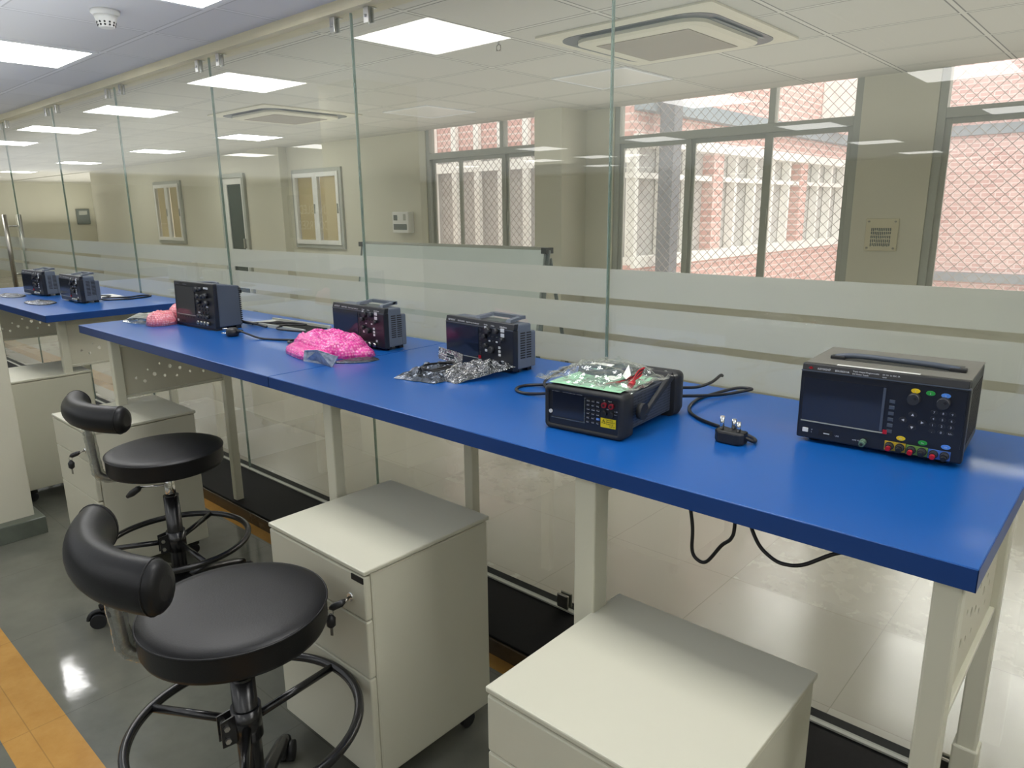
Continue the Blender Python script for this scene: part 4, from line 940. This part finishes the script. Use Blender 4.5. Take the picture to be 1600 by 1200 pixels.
tag(patch(.06,.115,.105,.125,zt+.036,4,.002,91,M['paper'],'paper_label'), 'white paper wrap around the coiled cable on the multimeter', 'label')
tag(patch(.125,.155,.055,.09,zt+.018,4,.001,93,M['paper'],'paper_label'), 'white paper slip between the two clear bags on the multimeter', 'label')
tl = thing('test_leads', 'red and black test leads with red plug inside the right-hand clear bag', 'test lead', (0,0,0))
for k in range(5):
    MB().tube(smooth_path([W_(.135+.008*k,.05+.01*k,zt+.008),W_(.165+.004*k,.09+.006*k,zt+.014+.003*k),W_(.178+.003*k,.13,zt+.022+.004*k),W_(.192-.002*k,.11,zt+.024+.002*k),W_(.19,.075,zt+.016)],6), .0017, 6).build('lead', M['red' if k % 2 == 0 else 'black'], tl)
MB().cyl(W_(.190,.078,zt+.014), W_(.193,.058,zt+.010), .006, .007, n=14).build('plug', M['red'], tl)
MB().add([W_(.150,.10,zt+.02),W_(.168,.085,zt+.016),W_(.172,.10,zt+.024),W_(.152,.125,zt+.042)],[(0,1,2,3)]).build('tag', M['paper'], tl)

# ------------------------------------------------------------------ far room furniture and fittings
t = thing('whiteboard_stand', 'long whiteboard on a tilted stand behind the frosted glass bands', 'whiteboard', (-3.70, 3.3, 0))
mb = MB().poly([(-.9,-.01,.55),(-.9,.02,.55),(-.9,.14,1.27),(-.9,.11,1.27)], (1.8,0,0)).build('board', M['board'], t)
fr = MB().tube([(-.91,.125,1.275),(.91,.125,1.275)], .014, 8).tube([(-.91,.005,.545),(.91,.005,.545)], .014, 8)
fr.build('frame_rail', M['alu'], t)
for sx in (-1, 1):
    MB().tube([(sx*.92,-.07,.03),(sx*.92,.125,1.27)], .014, 8).tube([(sx*.92,.45,.03),(sx*.92,.14,1.22)], .012, 8).build('a_frame_leg', M['panelgrey'], t)
    MB().box(sx*.91-.02,.09,1.25,sx*.91+.02,.16,1.285).build('corner_cap', M['black'], t)
t = thing('electrical_box', 'white wall-mounted electrical box left of the column window', 'electrical box', (-6.575, YW, 1.27))
MB().box(-.14,-.09,0,.14,0,.235).build('box', M['white'], t, bevel=.008)
MB().box(-.115,-.095,.035,.115,-.088,.10).build('breaker_window', M['panelgrey'], t, bevel=.002)
MB().box(-.11,-.095,.14,-.05,-.088,.2).build('meter_window', M['panelgrey'], t); MB().box(.06,-.095,.14,.1,-.088,.21).build('label_plate', M['alu'], t)
t = thing('wall_plate', 'square plate with four screws on the pier between the two right windows', 'wall plate', (-1.49, YW, 1.315))
MB().box(-.105,-.012,-.11,.105,0,.11).build('plate', M['header'], t, bevel=.003)
for sx in (-1,1):
    for sz in (-1,1): MB().cyl((sx*.085,-.02,sz*.09),(sx*.085,-.012,sz*.09),.007,n=12).build('screw', M['brass'], t)
b = MB(); random.seed(2)
for r_ in range(5):
    for c_ in range(11): b.box(-.066+c_*.012,-.0135,.03-r_*.026-random.random()*.006,-.059+c_*.012,-.012,.047-r_*.026)
b.build('perforations', M['panelgrey'], t)
t = thing('wall_panel', 'dark grey panel on the far end wall beyond the glass', 'wall panel', (XL, 7.1, 1.47))
MB().box(0,-.16,-.2,.06,.16,.2).build('cabinet', M['panelgrey'], t, bevel=.01); MB().box(.06,-.1,.05,.065,.1,.15).build('display', M['alu'], t)
t = thing('floor_spring_plate', 'small bright floor plate with clamp under the glass door', 'floor plate', (-6.9, 2.05, 0))
MB().box(-.12,-.05,0,.12,.05,.006).build('plate', M['alu'], t, bevel=.002); MB().box(-.03,-.02,.006,.03,.02,.05).build('clamp', M['steel'], t, bevel=.004)
# blue poster board on the near wall: shows mirrored in the glass
t = thing('wall_banner', 'dark banner with pale letters behind the camera, mirrored faintly in the glass', 'banner', (-15.0, -6.0, 1.42))
MB().box(-1.1,0,-.5,1.1,.03,.5).build('panel', M['dglass'], t)
MB().box(-1.0,-.04,-1.42,-.95,0,.5).build('post', M['steel'], t); MB().box(.95,-.04,-1.42,1.0,0,.5).build('post', M['steel'], t)
for w_, z in (('ENABLED',.06),('COURSES',-.3)): text([(w_,0,.031,z,.3,'CENTER')], M['white'], t, rot=(R(90),0,R(180)))

# ------------------------------------------------------------------ courtyard outside
FX = -4.5
t = thing('brick_building', 'pink brick building with white window bars running away outside the window', 'building', (0,0,-2.5))
zz = lambda r: r + CZ + 2.5
wl = MB().box(-12,7.0,0,FX,17,zz(-.62)).box(-12,7.0,zz(.72),FX,17,zz(3.5)).build('wall', M['brickA'], t)
g = MB().box(-12,7.04,zz(-.62),FX-.12,17,zz(.72)).build('glazing', M['extg'], t)
fr = MB().box(FX-.13,7.01,zz(-.65),FX+.05,16.99,zz(-.53)).box(FX-.1,7.01,zz(.34),FX+.02,16.99,zz(.40)).box(FX-.13,7.01,zz(.68),FX+.08,16.99,zz(.8))
y = 7.05
while y < 17: fr.box(FX-.11,y,zz(-.54),FX+.01,y+.07,zz(.69)); y += .62
fr.build('window_frame', M['extw'], t)
pr = MB()
for y in (8.85, 11.8, 14.8): pr.box(FX-.12,y,zz(-.54),FX+.035,y+.28,zz(.69))
pr.build('brick_pier', M['brickA'], t)
MB().box(FX-.1,7.01,zz(1.04),FX+.12,16.98,zz(1.2)).build('roof_band', M['extgrey'], t)
nf = MB(); x = -11.5
while x < FX-.1: nf.box(x,6.93,zz(-.6),x+.09,6.99,zz(1.2)); x += .42
nf.box(-12,6.92,zz(.5),FX-.02,6.995,zz(.62)); nf.build('front_bars', M['extw'], t)
t = thing('brick_wall', 'pale pink brick wall facing the right window with grey bands', 'wall', (0,0,-2.5))
MB().box(FX,17,0,8,17.4,zz(4)).build('wall', M['brickB'], t)
for a, b_ in ((1.33,1.52),(-1.49,-1.31)): MB().box(FX,16.9,zz(a),8,17,zz(b_)).build('concrete_band', M['extgrey'], t)
t = thing('grey_post', 'grey steel post outside the left part of the wide window', 'post', (-4.24,7.35,-2.5))
MB().box(-.09,-.09,0,.09,.09,6).build('shaft', M['extpost'], t, bevel=.01)
MB().box(-.13,-.13,0,.13,.13,.05).build('base_plate', M['extpost'], t)
t = thing('outdoor_unit', 'white outdoor cooling unit high on the brick wall', 'air conditioner', (-4.2,13.0,zz(1.35)-2.5))
MB().box(-.3,-.45,0,.25,.45,.6).build('housing', M['extw'], t, bevel=.02)
MB().cyl((.26,0,.3),(.25,0,.3),.22,n=24).build('fan_guard', M['extpost'], t)
struct('ground', MB().box(-30,YW+.3,-2.6,20,40,-2.5), M['ground'])

# ------------------------------------------------------------------ light
def up_fill(name, x, y, z, sx, sy, p, col):  # added upward fill without a fixture, evens out the ceilings
    l = bpy.data.lights.new(name, 'AREA'); l.shape = 'RECTANGLE'; l.size = sx; l.size_y = sy; l.energy = p; l.color = col
    o = bpy.data.objects.new(name, l); C.objects.link(o); o.location = (x, y, z); o.rotation_euler = (math.pi, 0, 0)
up_fill('ceiling_fill', -7, -4.3, 1.9, 18, 11, 580, (.93,.97,1))
up_fill('ceiling_fill', -19.2, 5.5, 1.3, 5, 3.6, 130, (1,.96,.93))  # added fill that brightens the far-left end
sun = bpy.data.lights.new('sky_sun', 'SUN'); sun.energy = 8.0; sun.angle = R(60); sun.color = (1,.97,.93)
so_ = bpy.data.objects.new('sky_sun', sun); C.objects.link(so_); so_.location = (0, 20, 20)
so_.rotation_euler = Vector((.08,-.8,-.56)).to_track_quat('-Z','Y').to_euler()
up_fill('ceiling_fill', -7.5, 3.7, 1.9, 20, 3.2, 98, (1,.985,.95))
w = bpy.data.worlds.new('world'); SC.world = w; w.use_nodes = True
nt = w.node_tree; bg = nt.nodes['Background']
sky = nt.nodes.new('ShaderNodeTexSky'); sky.sky_type = 'HOSEK_WILKIE'; sky.turbidity = 8; sky.ground_albedo = .4; sky.sun_direction = (.3,-.5,.8)
mx = nt.nodes.new('ShaderNodeMix'); mx.data_type = 'RGBA'; mx.inputs[0].default_value = .85
nt.links.new(sky.outputs[0], mx.inputs[6]); mx.inputs[7].default_value = (1,.985,.96,1); nt.links.new(mx.outputs[2], bg.inputs[0])
bg.inputs[1].default_value = 2.5
SC.view_settings.view_transform = 'Standard'; SC.view_settings.look = 'None'
SC.view_settings.exposure = 0.0
SC.cycles.max_bounces = 10; SC.cycles.transparent_max_bounces = 24; SC.cycles.diffuse_bounces = 4; SC.cycles.glossy_bounces = 4
SC.cycles.sample_clamp_indirect = 6
SC.cycles.use_denoising = True
